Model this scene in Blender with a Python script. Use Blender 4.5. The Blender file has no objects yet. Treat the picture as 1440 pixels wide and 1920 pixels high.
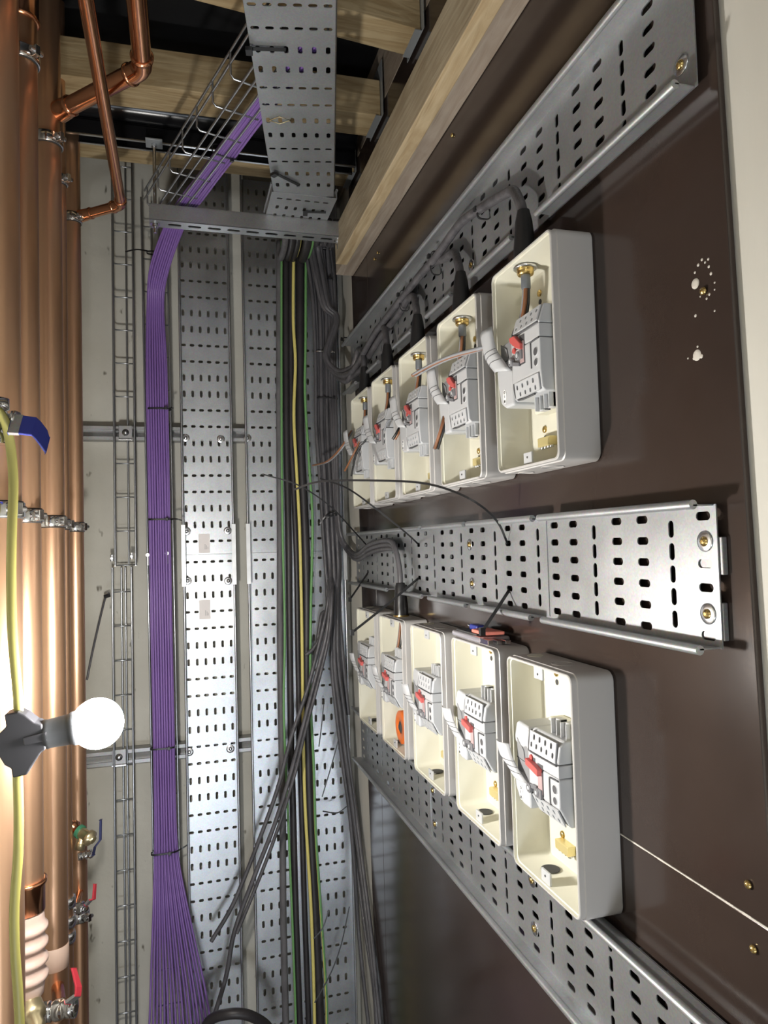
import bpy, math, random
from mathutils import Vector, Matrix
random.seed(7)
R = math.radians
PI = math.pi
S = bpy.context.scene
COL = S.collection

# ------------------------------------------------------------------ camera, world, lights, exposure
FPX = 1348.5                                   # focal length in pixels of a 1440 x 1920 frame
FW = Vector((0.27642235, 0.96004797, 0.04357264))
RT = Vector((0.96091238, -0.27537455, -0.02857004))
UP = Vector((0.01542981, -0.04976689, 0.99864167))
EYE = Vector((0.0, 0.0, 1.5))
cam_d = bpy.data.cameras.new('camera')
cam = bpy.data.objects.new('camera', cam_d)
COL.objects.link(cam)
cam_d.sensor_fit = 'VERTICAL'
cam_d.sensor_height = 36.0
cam_d.sensor_width = 27.0
cam_d.lens = FPX / 1920 * 36.0
cam_d.clip_start = 0.02
cam_d.clip_end = 50
m = Matrix.Identity(4)
for i in range(3):
    m[i][0] = RT[i]; m[i][1] = UP[i]; m[i][2] = -FW[i]; m[i][3] = EYE[i]
cam.matrix_world = m
S.camera = cam

S.view_settings.view_transform = 'Standard'
S.view_settings.look = 'None'
S.view_settings.gamma = 1.0
S.view_settings.use_curve_mapping = False
S.view_settings.exposure = 0.15

BULB = Vector((-0.107, 1.05, 1.268))
BULB_E = 560.0                                 # emission of the site bulb's glass
FILL_BULB_E = 130.0                                 # fill bulb added out of view behind the camera
W = bpy.data.worlds.new('world')
S.world = W
W.use_nodes = True
W.node_tree.nodes['Background'].inputs[0].default_value = (0.92, 0.96, 1.0, 1)
W.node_tree.nodes['Background'].inputs[1].default_value = 0.40


ASSUMED_FLOOD = bpy.data.lights.new('assumed_floodlight_beam', 'AREA')      # assumed low work light, unseen behind the camera, shining at the rear wall
ASSUMED_FLOOD.energy = 20.0
ASSUMED_FLOOD.color = (0.86, 0.92, 1.0)
ASSUMED_FLOOD.shape = 'RECTANGLE'; ASSUMED_FLOOD.size = 0.5; ASSUMED_FLOOD.size_y = 0.35
fl_o = bpy.data.objects.new('assumed_floodlight_beam', ASSUMED_FLOOD); COL.objects.link(fl_o)
fl_o.location = (-.12, -1.2, -.15)
fl_o.rotation_euler = (R(96), 0, R(-4))


def at(px, py, Y=None, X=None, Z=None):
    """Where the sight line through a point of the photograph meets a plane of the room."""
    d = RT * ((px - 720) / FPX) - UP * ((py - 960) / FPX) + FW
    if Y is not None: t = (Y - EYE.y) / d.y
    elif X is not None: t = (X - EYE.x) / d.x
    else: t = (Z - EYE.z) / d.z
    return EYE + d * t


# ------------------------------------------------------------------ materials
def lk(nt, a, b): nt.links.new(a, b)


def mat(name, col, rough=0.5, metal=0.0, var=None, scale=20.0, stretch=(1, 1, 1), bump=0.0, bscale=60.0,
        rvar=0.0, emit=0.0, coat=0.0, spec=0.5, detail=4.0, dist=0.0, alpha=1.0, trans=0.0):
    M = bpy.data.materials.new(name)
    M.use_nodes = True
    nt = M.node_tree
    b = nt.nodes['Principled BSDF']
    b.inputs['Base Color'].default_value = (*col, 1)
    b.inputs['Roughness'].default_value = rough
    b.inputs['Metallic'].default_value = metal
    b.inputs['Specular IOR Level'].default_value = spec
    b.inputs['Coat Weight'].default_value = coat
    b.inputs['Transmission Weight'].default_value = trans
    b.inputs['Alpha'].default_value = alpha
    if emit:
        b.inputs['Emission Color'].default_value = (1.0, 0.97, 0.92, 1)
        b.inputs['Emission Strength'].default_value = emit
    tc = nt.nodes.new('ShaderNodeTexCoord')
    mp = nt.nodes.new('ShaderNodeMapping')
    mp.inputs['Scale'].default_value = stretch
    lk(nt, tc.outputs['Object'], mp.inputs['Vector'])
    if var or rvar:
        n = nt.nodes.new('ShaderNodeTexNoise')
        n.inputs['Scale'].default_value = scale
        n.inputs['Detail'].default_value = detail
        n.inputs['Distortion'].default_value = dist
        lk(nt, mp.outputs[0], n.inputs['Vector'])
        if var:
            r = nt.nodes.new('ShaderNodeValToRGB')
            r.color_ramp.elements[0].position = 0.3
            r.color_ramp.elements[1].position = 0.7
            r.color_ramp.elements[0].color = (*col, 1)
            r.color_ramp.elements[1].color = (*var, 1)
            lk(nt, n.outputs['Fac'], r.inputs[0])
            lk(nt, r.outputs[0], b.inputs['Base Color'])
        if rvar:
            mr = nt.nodes.new('ShaderNodeMapRange')
            mr.inputs['To Min'].default_value = rough - rvar
            mr.inputs['To Max'].default_value = rough + rvar
            lk(nt, n.outputs['Fac'], mr.inputs[0])
            lk(nt, mr.outputs[0], b.inputs['Roughness'])
    if bump:
        n2 = nt.nodes.new('ShaderNodeTexNoise')
        n2.inputs['Scale'].default_value = bscale
        n2.inputs['Detail'].default_value = 5
        lk(nt, mp.outputs[0], n2.inputs['Vector'])
        bp = nt.nodes.new('ShaderNodeBump')
        bp.inputs['Strength'].default_value = bump
        bp.inputs['Distance'].default_value = 0.01
        lk(nt, n2.outputs['Fac'], bp.inputs['Height'])
        lk(nt, bp.outputs[0], b.inputs['Normal'])
    return M


def concrete_mat():
    M = mat('concrete', (0.44, 0.42, 0.36), 0.85, var=(0.60, 0.58, 0.51), scale=3.0, bump=0.25, bscale=25, detail=8)
    nt = M.node_tree
    b = nt.nodes['Principled BSDF']
    tc = nt.nodes.new('ShaderNodeTexCoord')
    v = nt.nodes.new('ShaderNodeTexNoise'); v.inputs['Scale'].default_value = 45; v.inputs['Detail'].default_value = 2
    mp = nt.nodes.new('ShaderNodeMapping'); mp.inputs['Scale'].default_value = (1, 1, 0.45)
    lk(nt, tc.outputs['Object'], mp.inputs[0]); lk(nt, mp.outputs[0], v.inputs['Vector'])
    r = nt.nodes.new('ShaderNodeValToRGB')
    r.color_ramp.elements[0].position = 0.70; r.color_ramp.elements[1].position = 0.78
    lk(nt, v.outputs['Fac'], r.inputs[0])
    mx = nt.nodes.new('ShaderNodeMix'); mx.data_type = 'RGBA'
    old = b.inputs['Base Color'].links[0].from_socket
    lk(nt, r.outputs[0], mx.inputs[0]); lk(nt, old, mx.inputs[6]); mx.inputs[7].default_value = (0.17, 0.155, 0.12, 1)
    lk(nt, mx.outputs[2], b.inputs['Base Color'])
    return M


def wood_mat(name, c1, c2, axis, rough=0.75, rings=55):
    """Sawn softwood: long noise streaks along the board plus knots."""
    M = bpy.data.materials.new(name); M.use_nodes = True
    nt = M.node_tree; b = nt.nodes['Principled BSDF']
    b.inputs['Roughness'].default_value = rough
    tc = nt.nodes.new('ShaderNodeTexCoord'); mp = nt.nodes.new('ShaderNodeMapping')
    sc = [1, 1, 1]; sc[axis] = 0.09
    mp.inputs['Scale'].default_value = sc
    lk(nt, tc.outputs['Object'], mp.inputs[0])
    n = nt.nodes.new('ShaderNodeTexNoise'); n.inputs['Scale'].default_value = rings; n.inputs['Detail'].default_value = 3
    n.inputs['Distortion'].default_value = 1.6
    lk(nt, mp.outputs[0], n.inputs['Vector'])
    n2 = nt.nodes.new('ShaderNodeTexNoise'); n2.inputs['Scale'].default_value = 5; n2.inputs['Detail'].default_value = 6
    lk(nt, tc.outputs['Object'], n2.inputs['Vector'])
    r = nt.nodes.new('ShaderNodeValToRGB')
    r.color_ramp.elements[0].position = 0.35; r.color_ramp.elements[1].position = 0.62
    r.color_ramp.elements[0].color = (*c1, 1); r.color_ramp.elements[1].color = (*c2, 1)
    lk(nt, n.outputs['Fac'], r.inputs[0])
    r2 = nt.nodes.new('ShaderNodeValToRGB')
    r2.color_ramp.elements[0].position = 0.3; r2.color_ramp.elements[1].position = 0.7
    r2.color_ramp.elements[0].color = (0.72, 0.70, 0.66, 1); r2.color_ramp.elements[1].color = (1, 1, 1, 1)
    lk(nt, n2.outputs['Fac'], r2.inputs[0])
    mx = nt.nodes.new('ShaderNodeMix'); mx.data_type = 'RGBA'; mx.blend_type = 'MULTIPLY'; mx.inputs[0].default_value = 1
    lk(nt, r.outputs[0], mx.inputs[6]); lk(nt, r2.outputs[0], mx.inputs[7])
    lk(nt, mx.outputs[2], b.inputs['Base Color'])
    bp = nt.nodes.new('ShaderNodeBump'); bp.inputs['Strength'].default_value = 0.25; bp.inputs['Distance'].default_value = 0.004
    lk(nt, n.outputs['Fac'], bp.inputs['Height']); lk(nt, bp.outputs[0], b.inputs['Normal'])
    return M


def stripe_mat(name, c1, c2, pos=0.62):
    """Earth cable: two colours wound slowly around the core (u of the tube mesh)."""
    M = bpy.data.materials.new(name); M.use_nodes = True
    nt = M.node_tree; b = nt.nodes['Principled BSDF']; b.inputs['Roughness'].default_value = 0.45
    at_ = nt.nodes.new('ShaderNodeAttribute'); at_.attribute_name = 'around'
    r = nt.nodes.new('ShaderNodeValToRGB'); r.color_ramp.interpolation = 'CONSTANT'
    r.color_ramp.elements[0].color = (*c1, 1); r.color_ramp.elements[1].color = (*c2, 1); r.color_ramp.elements[1].position = pos
    lk(nt, at_.outputs['Fac'], r.inputs[0]); lk(nt, r.outputs[0], b.inputs['Base Color'])
    return M


def film_ply_mat():
    M = mat('film_faced_plywood', (0.034, 0.023, 0.019), 0.15, var=(0.046, 0.033, 0.028), scale=4.0, rvar=0.04, detail=6, spec=0.6)
    nt = M.node_tree; b = nt.nodes['Principled BSDF']
    tc = nt.nodes.new('ShaderNodeTexCoord')
    n = nt.nodes.new('ShaderNodeTexNoise'); n.inputs['Scale'].default_value = 900; n.inputs['Detail'].default_value = 1
    lk(nt, tc.outputs['Object'], n.inputs['Vector'])
    n2 = nt.nodes.new('ShaderNodeTexNoise'); n2.inputs['Scale'].default_value = 3.0
    lk(nt, tc.outputs['Object'], n2.inputs['Vector'])
    ad = nt.nodes.new('ShaderNodeMath'); ad.operation = 'MULTIPLY_ADD'; ad.inputs[1].default_value = 0.02
    lk(nt, n.outputs['Fac'], ad.inputs[0]); lk(nt, n2.outputs['Fac'], ad.inputs[2])
    bp = nt.nodes.new('ShaderNodeBump'); bp.inputs['Strength'].default_value = 0.12; bp.inputs['Distance'].default_value = 0.01
    lk(nt, ad.outputs[0], bp.inputs['Height']); lk(nt, bp.outputs[0], b.inputs['Normal'])
    return M


def galv_mat(name, c1, c2, rough, metal):
    M = mat(name, c1, rough, metal, var=c2, scale=9.0, rvar=0.05, detail=6)
    nt = M.node_tree; b = nt.nodes['Principled BSDF']
    tc = nt.nodes.new('ShaderNodeTexCoord')
    v = nt.nodes.new('ShaderNodeTexVoronoi'); v.inputs['Scale'].default_value = 420
    lk(nt, tc.outputs['Object'], v.inputs['Vector'])
    mx = nt.nodes.new('ShaderNodeMix'); mx.data_type = 'RGBA'; mx.blend_type = 'MULTIPLY'; mx.inputs[0].default_value = 0.16
    old = b.inputs['Base Color'].links[0].from_socket
    lk(nt, old, mx.inputs[6]); lk(nt, v.outputs['Color'], mx.inputs[7]); lk(nt, mx.outputs[2], b.inputs['Base Color'])
    return M


M = dict(
    concrete=concrete_mat(),
    lit_concrete=mat('front_lit_concrete', (0.56, 0.54, 0.48), 0.85, var=(0.70, 0.68, 0.62), scale=5, stretch=(1, 1, 0.3), bump=0.15, bscale=20, detail=8),  # right wall: light from the front is put into this paler colour
    screed=mat('floor_screed', (0.20, 0.19, 0.17), 0.9, var=(0.28, 0.27, 0.25), scale=2),
    membrane=mat('black_membrane', (0.012, 0.012, 0.013), 0.5, bump=0.3, bscale=8),
    joist=wood_mat('joist_timber', (0.42, 0.30, 0.15), (0.58, 0.45, 0.26), 0),
    beam=wood_mat('beam_timber', (0.47, 0.35, 0.20), (0.62, 0.50, 0.32), 1),
    beam2=wood_mat('grey_timber', (0.36, 0.29, 0.23), (0.46, 0.39, 0.32), 1),
    ply=film_ply_mat(),
    plyedge=wood_mat('plywood_edge', (0.10, 0.09, 0.06), (0.20, 0.18, 0.12), 2),
    galv=galv_mat('galvanised_steel', (0.39, 0.405, 0.415), (0.51, 0.525, 0.54), 0.43, 0.74),
    galv_wall=galv_mat('galvanised_steel_dull', (0.50, 0.52, 0.55), (0.66, 0.68, 0.71), 0.38, 0.97),
    strut=galv_mat('strut_steel', (0.34, 0.34, 0.34), (0.48, 0.48, 0.48), 0.45, 0.8),
    wire=mat('basket_wire', (0.46, 0.48, 0.50), 0.30, 0.95),
    zinc=mat('zinc_plate', (0.72, 0.73, 0.75), 0.25, 1.0),
    chrome=mat('chrome_plate', (0.75, 0.76, 0.78), 0.12, 1.0),
    zinc2=mat('dull_zinc', (0.62, 0.63, 0.64), 0.38, 0.7, var=(0.72, 0.73, 0.74), scale=30),
    rubber=mat('rubber_lining', (0.02, 0.02, 0.02), 0.7),
    copper=mat('copper_tube', (0.62, 0.36, 0.22), 0.33, 0.90, var=(0.72, 0.46, 0.30), scale=5, stretch=(1, 1, 0.25), rvar=0.07, detail=7),
    copper2=mat('bright_copper', (0.78, 0.38, 0.22), 0.18, 1.0, var=(0.70, 0.33, 0.18), scale=14),
    brass=mat('brass', (0.72, 0.52, 0.20), 0.25, 1.0),
    barbrass=mat('pale_yellow_brass', (0.80, 0.68, 0.33), 0.35, 0.6),
    beamside=wood_mat('grey_shaded_beam_side', (0.36, 0.29, 0.19), (0.47, 0.40, 0.28), 1),  # greyer than the underside, partly shade put into the colour
    gunmetal=mat('pale_brass', (0.62, 0.53, 0.33), 0.3, 0.9),
    shell=mat('enclosure_grey', (0.50, 0.485, 0.47), 0.38, coat=0.1),
    ivory=mat('enclosure_ivory', (0.66, 0.645, 0.545), 0.42),
    device=mat('switch_white', (0.50, 0.51, 0.525), 0.36),
    device2=mat('switch_grey', (0.24, 0.242, 0.25), 0.4),
    groove=mat('groove_grey', (0.075, 0.075, 0.08), 0.6),
    pinkgrey=mat('pale_red_grey', (0.42, 0.30, 0.30), 0.5),
    hasp=mat('hasp_grey', (0.17, 0.17, 0.18), 0.4),
    whitep=mat('white_label', (0.85, 0.85, 0.84), 0.5),
    hole=mat('hole_dark', (0.05, 0.05, 0.05), 0.8),
    red=mat('toggle_red', (0.56, 0.105, 0.095), 0.35),
    redp=mat('red_coating', (0.62, 0.05, 0.07), 0.4),
    bluep=mat('blue_coating', (0.028, 0.040, 0.25), 0.33),
    navy=mat('dark_blue_coating', (0.05, 0.06, 0.16), 0.4),
    purple=mat('purple_sheath', (0.215, 0.115, 0.37), 0.42, var=(0.25, 0.14, 0.42), scale=6),
    dusty=mat('dusty_sheath', (0.10, 0.095, 0.10), 0.6, var=(0.16, 0.155, 0.16), scale=60, stretch=(1, 1, 0.3)),
    black=mat('black_sheath', (0.060, 0.058, 0.063), 0.40, var=(0.115, 0.110, 0.118), scale=40, stretch=(1, 1, 0.2), bump=0.2, bscale=200),
    black2=mat('thick_black_sheath', (0.026, 0.023, 0.025), 0.45, var=(0.04, 0.036, 0.038), scale=12),
    tie=mat('black_nylon', (0.015, 0.015, 0.016), 0.35),
    gy1=stripe_mat('green_yellow_core', (0.16, 0.36, 0.13), (0.60, 0.58, 0.16), .86),
    gy2=stripe_mat('yellow_green_core', (0.74, 0.64, 0.20), (0.25, 0.40, 0.08), .90),
    yellow=mat('yellow_flex', (0.24, 0.225, 0.06), 0.45, var=(0.29, 0.265, 0.075), scale=5),
    brown=mat('brown_core', (0.26, 0.11, 0.05), 0.4),
    greyc=mat('grey_core', (0.28, 0.29, 0.31), 0.35),
    blackc=mat('black_core', (0.02, 0.02, 0.02), 0.3),
    bluegrey=mat('steel_sleeve', (0.20, 0.22, 0.25), 0.45, 0.4),
    holder=mat('lampholder_rubber', (0.022, 0.022, 0.027), 0.6),
    holder2=mat('lampholder_grey', (0.022, 0.024, 0.027), 0.6),
    paper=mat('paper_label', (0.90, 0.85, 0.83), 0.7),
    ink=mat('ink', (0.05, 0.05, 0.05), 0.7),
    white_ink=mat('white_print', (0.55, 0.55, 0.52), 0.6),
    bulb=mat('lit_glass', (1, 1, 1), 0.4, emit=BULB_E),
    fill_bulb=mat('fill_bulb_glass', (1, 1, 1), 0.4, emit=FILL_BULB_E),
    neck=mat('bulb_neck', (0.85, 0.86, 0.82), 0.4),
    orange=mat('orange_plastic', (0.75, 0.17, 0.03), 0.4),
    pink=mat('salmon_plastic', (0.70, 0.22, 0.17), 0.45),
    bag=mat('clear_bag', (0.55, 0.52, 0.56), 0.12, 0.6),
    plaster=mat('white_drips', (0.62, 0.58, 0.52), 0.8),
    collar=mat('white_flexible', (0.58, 0.40, 0.33), 0.35, var=(0.62, 0.48, 0.42), scale=30),
    soil=mat('black_pipe_plastic', (0.010, 0.010, 0.011), 0.20, spec=0.3),
    hanger=mat('joist_hanger', (0.42, 0.45, 0.47), 0.5, 0.5),
)


# ------------------------------------------------------------------ mesh builder
WM = {}                                        # world matrices of the things made so far


def frame(ax):
    ax = ax.normalized()
    h = Vector((0, 0, 1)) if abs(ax.z) < 0.9 else Vector((1, 0, 0))
    u = ax.cross(h).normalized()
    return u, ax.cross(u).normalized(), ax


def smooth_path(pts, n=6):
    """Catmull-Rom through the points."""
    P = [Vector(p) for p in pts]
    if len(P) < 3: return P
    P = [P[0] * 2 - P[1]] + P + [P[-1] * 2 - P[-2]]
    out = []
    for i in range(1, len(P) - 2):
        p0, p1, p2, p3 = P[i - 1:i + 3]
        for k in range(n):
            t = k / n
            out.append(0.5 * ((2 * p1) + (p2 - p0) * t + (2 * p0 - 5 * p1 + 4 * p2 - p3) * t * t + (-p0 + 3 * p1 - 3 * p2 + p3) * t ** 3))
    out.append(P[-2])
    return out


class MB:
    def __init__(s, xf=None):
        s.v = []; s.f = []; s.mi = []; s.sm = []; s.around = {}; s.xf = xf; s.cur = 0; s.bev = 0; s.solid = 0

    def add(s, vs, fs, smooth=False):
        o = len(s.v)
        s.v += [(s.xf @ Vector(p)) if s.xf else Vector(p) for p in vs]
        for f in fs:
            s.f.append([i + o for i in f]); s.mi.append(s.cur); s.sm.append(smooth)
        return o

    def box(s, a, b):
        x0, y0, z0 = [min(a[i], b[i]) for i in range(3)]
        x1, y1, z1 = [max(a[i], b[i]) for i in range(3)]
        s.add([(x0, y0, z0), (x1, y0, z0), (x1, y1, z0), (x0, y1, z0), (x0, y0, z1), (x1, y0, z1), (x1, y1, z1), (x0, y1, z1)],
              [(0, 3, 2, 1), (4, 5, 6, 7), (0, 1, 5, 4), (1, 2, 6, 5), (2, 3, 7, 6), (3, 0, 4, 7)])
        return s

    def prism(s, poly, vec):
        """poly: 3-D points of one end, vec: extrusion."""
        n = len(poly); P = [Vector(p) for p in poly]; vec = Vector(vec)
        s.add(P + [p + vec for p in P], [tuple(range(n))[::-1], tuple(range(n, 2 * n))] + [(i, (i + 1) % n, n + (i + 1) % n, n + i) for i in range(n)])
        return s

    def tube(s, pts, r, n=10, smooth=6, cap=True, twist=0.0):
        P = smooth_path(pts, smooth) if smooth and len(pts) > 2 else [Vector(p) for p in pts]
        P = [p for i, p in enumerate(P) if i == 0 or (p - P[i - 1]).length > 1e-6]
        rr = r if isinstance(r, (list, tuple)) else None
        u = None; vs = []; o = len(s.v); run = 0
        for i, p in enumerate(P):
            t = (P[min(i + 1, len(P) - 1)] - P[max(i - 1, 0)]).normalized()
            if u is None: u = frame(t)[0]
            u = (u - t * u.dot(t)).normalized(); w = t.cross(u)
            if i: run += (p - P[i - 1]).length
            R_ = rr[min(int(i / max(1, (len(P) - 1)) * (len(rr) - 1) + 0.5), len(rr) - 1)] if rr else r
            for k in range(n):
                a = 2 * PI * k / n
                vs.append(p + (u * math.cos(a) + w * math.sin(a)) * R_)
                if twist: s.around[o + len(vs) - 1] = (0.5 + 0.5 * math.cos(a + run * twist))
        m_ = len(P)
        fs = [(i * n + k, i * n + (k + 1) % n, (i + 1) * n + (k + 1) % n, (i + 1) * n + k) for i in range(m_ - 1) for k in range(n)]
        s.add(vs, fs, True)
        if cap:
            s.add(vs[:n], [tuple(range(n))[::-1]]); s.add(vs[-n:], [tuple(range(n))])
        return s

    def lathe(s, base, axis, prof, n=24):
        """prof: (distance along the axis, radius) pairs; open ends are capped when the radius is over 0."""
        base = Vector(base); u, w, a = frame(Vector(axis)); vs = []
        for d, r in prof:
            for k in range(n):
                t = 2 * PI * k / n
                vs.append(base + a * d + (u * math.cos(t) + w * math.sin(t)) * max(r, 1e-5))
        m_ = len(prof)
        s.add(vs, [(i * n + k, i * n + (k + 1) % n, (i + 1) * n + (k + 1) % n, (i + 1) * n + k) for i in range(m_ - 1) for k in range(n)], True)
        s.add(vs[:n], [tuple(range(n))[::-1]]); s.add(vs[-n:], [tuple(range(n))])
        return s

    def cyl(s, a, b, r, n=20):
        a = Vector(a); b = Vector(b)
        return s.lathe(a, b - a, [(0, r), ((b - a).length, r)], n)

    def cell(s, mp, a0, a1, b0, b1, hole):
        """A flat rectangle a0..a1 x b0..b1 with a rounded slot (centre a, centre b, half length along a, half along b)."""
        if hole is None:
            s.add([mp(a0, b0), mp(a1, b0), mp(a1, b1), mp(a0, b1)], [(0, 1, 2, 3)]); return
        ac, bc, ha, hb = hole; N = 16; r = min(ha, hb)
        inn = []
        for k in range(N):
            t = 2 * PI * (k + 0.5) / N
            ca, sa = math.cos(t), math.sin(t)
            inn.append((ac + ca * r + (ha - r) * (1 if ca > 0 else -1), bc + sa * r + (hb - r) * (1 if sa > 0 else -1)))
        out = []; ang = []
        for (x, y) in inn:
            dx, dy = x - ac, y - bc
            k1 = ((a1 - ac) / dx) if dx > 0 else ((a0 - ac) / dx)
            k2 = ((b1 - bc) / dy) if dy > 0 else ((b0 - bc) / dy)
            k = min(k1, k2)
            out.append([ac + dx * k, bc + dy * k]); ang.append(math.atan2(dy, dx))
        for cx, cy in ((a0, b0), (a1, b0), (a1, b1), (a0, b1)):
            th = math.atan2(cy - bc, cx - ac)
            j = min(range(N), key=lambda q: abs((ang[q] - th + PI) % (2 * PI) - PI))
            out[j] = [cx, cy]
        vs = [mp(*p) for p in out] + [mp(*p) for p in inn]
        s.add(vs, [(k, (k + 1) % N, N + (k + 1) % N, N + k) for k in range(N)])

    def strip(s, mp, a0, a1, b0, b1, holes, ac=None):
        """One strip of a perforated sheet: holes = [(b centre, half along a, half along b)]."""
        if not holes:
            s.cell(mp, a0, a1, b0, b1, None); return
        holes = sorted(holes); ac = (a0 + a1) / 2 if ac is None else ac
        cuts = [b0] + [(holes[i][0] + holes[i + 1][0]) / 2 for i in range(len(holes) - 1)] + [b1]
        for i, (bc, ha, hb) in enumerate(holes):
            s.cell(mp, a0, a1, cuts[i], cuts[i + 1], (ac, bc, ha, hb))

    def build(s, name, material, parent=None, solid=None, bevel=None, seg=2, subsurf=0, origin=None):
        me = bpy.data.meshes.new(name)
        vs = s.v
        if parent is not None:
            inv = WM[parent.name].inverted(); vs = [inv @ p for p in vs]; loc = Vector((0, 0, 0))
        else:
            if origin is None:
                lo = [min(p[i] for p in vs) for i in range(3)]; hi = [max(p[i] for p in vs) for i in range(3)]
                loc = Vector(((lo[0] + hi[0]) / 2, (lo[1] + hi[1]) / 2, lo[2]))
            else: loc = Vector(origin)
            vs = [p - loc for p in vs]
        me.from_pydata([tuple(p) for p in vs], [], s.f)
        mats = material if isinstance(material, (list, tuple)) else [material]
        for q in mats: me.materials.append(q)
        for p, i_, sm in zip(me.polygons, s.mi, s.sm):
            p.material_index = i_; p.use_smooth = sm
        if s.around:
            A = me.attributes.new('around', 'FLOAT', 'POINT')
            for i, val in s.around.items(): A.data[i].value = val
        me.validate(); me.update()
        o = bpy.data.objects.new(name, me); COL.objects.link(o)
        if parent is not None: o.parent = parent
        o.location = loc
        WM[o.name] = (WM[parent.name] if parent is not None else Matrix.Identity(4)) @ Matrix.Translation(loc)
        if solid:
            md = o.modifiers.new('thickness', 'SOLIDIFY'); md.thickness = abs(solid); md.offset = 0
        if bevel:
            md = o.modifiers.new('edges', 'BEVEL'); md.width = bevel; md.segments = seg; md.limit_method = 'ANGLE'; md.angle_limit = R(40)
            md.harden_normals = False
        if subsurf:
            md = o.modifiers.new('smooth', 'SUBSURF'); md.levels = subsurf; md.render_levels = subsurf
        return o


def tag(o, label=None, cat=None, group=None, kind=None):
    if label: o['label'] = label
    if cat: o['category'] = cat
    if group: o['group'] = group
    if kind: o['kind'] = kind
    return o


def thing(name, label, cat, loc=(0, 0, 0), group=None, mtx=None):
    o = bpy.data.objects.new(name, None); COL.objects.link(o)
    o.empty_display_size = 0.05
    mw = mtx if mtx is not None else Matrix.Translation(Vector(loc))
    o.matrix_world = mw
    WM[o.name] = mw.copy()
    return tag(o, label, cat, group)


def struct(name, mb, m_, **k):
    o = mb.build(name, m_, **k); o['kind'] = 'structure'; return o


def copy_tree(o, parent=None):
    c = o.copy(); COL.objects.link(c); c.parent = parent
    WM[c.name] = WM[o.name]
    for ch in list(o.children): copy_tree(ch, c)
    return c


# ------------------------------------------------------------------ the room
PX = 0.528            # face of the dark boards
PT = 0.008            # their thickness
TX = 0.520            # sheet of the three wall trays
YB = 2.295            # back wall
ZC = 2.80             # underside of the membrane

struct('wall_back', MB().box((-0.9, YB, -.6), (0.9, YB + 0.2, ZC)), M['concrete'])
struct('wall_right', MB().box((PX + PT + .0005, -2.4, -.6), (PX + PT + 0.2, YB, ZC)), M['lit_concrete'])
struct('wall_left', MB().box((-0.62, -2.4, -.6), (-0.42, YB, ZC)), M['concrete'])
struct('floor', MB().box((-0.9, -2.4, -0.7), (0.9, YB, -.6)), M['screed'])
struct('ceiling', MB().box((-0.9, -2.4, ZC), (0.9, YB, ZC + 0.05)), M['membrane'])


def board(name, y0t, y0b, y1t, y1b, z0, z1, label):
    """A dark board on the right wall; its two upright edges may lean."""
    b = MB()
    poly = [(PX, y0b, z0), (PX, y1b, z0), (PX, y1t, z1), (PX, y0t, z1)]
    b.prism(poly, (PT, 0, 0))
    o = b.build(name, M['ply'], bevel=0.0008)
    return tag(o, label, 'board', 'dark boards on the right wall')


board('plywood_board', 0.593, 0.563, 1.935, 1.935, 1.1285, 2.64, 'large dark brown board that carries both rows of enclosures').name
board('plywood_board', 1.9365, 1.9365, 2.128, 2.095, 1.1285, 2.64, 'narrow dark brown board between the large board and the rear corner')
board('plywood_board', 0.563, 0.541, 1.935, 1.935, -.598, 1.1265, 'dark brown board below the pale joint line, near part')
board('plywood_board', 1.9365, 1.9365, 2.095, 2.03, -.598, 1.1265, 'narrow dark brown board at the bottom by the rear corner')

# ------------------------------------------------------------------ ceiling timbers
for i, (yl, yr, w_, lab) in enumerate(((1.30, 1.412, .085, 'sawn ceiling joist nearest the camera above the perforated tray'),
                                      (1.750, 1.730, .098, 'sawn ceiling joist crossing behind the copper branch and the wire basket'),
                                      (2.02, 2.02, .09, 'rearmost sawn joist just above the top of the back wall'))):
    x0, x1 = -.42, .520
    j = MB().prism([(x0, yl, 2.60), (x1, yr, 2.60), (x1, yr + w_, 2.60), (x0, yl + w_, 2.60)], (0, 0, .095)).build('ceiling_joist', M['joist'], bevel=0.002)
    tag(j, lab, 'joist', 'sawn ceiling joists')
    h = MB(); y0, y1 = yr, yr + w_
    h.box((0.5210, y0 - .016, 2.596), (0.5225, y1 + .016, 2.74)); h.box((0.506, y0 - .002, 2.5975), (0.5210, y1 + .002, 2.5995))
    tag(h.build('joist_hanger', M['hanger']), ['grey steel hanger holding the right end of the joist nearest the camera',
        'grey steel hanger holding the right end of the second joist', 'grey steel hanger on the rearmost joist'][i], 'hanger', 'steel joist hangers')
tag(MB().box((0.5290, -0.6, 2.645), (0.5355, 2.29, ZC)).build('wall_plate', M['beam2']), 'grey timber plate along the right wall that carries the joists', 'timber')
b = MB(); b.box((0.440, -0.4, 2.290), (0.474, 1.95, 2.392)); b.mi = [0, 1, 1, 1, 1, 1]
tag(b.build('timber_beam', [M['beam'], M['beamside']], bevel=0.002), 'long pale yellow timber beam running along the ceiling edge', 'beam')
tag(MB().box((0.4745, -0.4, 2.318), (0.5275, 2.10, 2.41)).build('timber_beam', M['beam2'], bevel=0.002), 'greyer timber fixed between the pale beam and the dark boards', 'beam')

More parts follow.
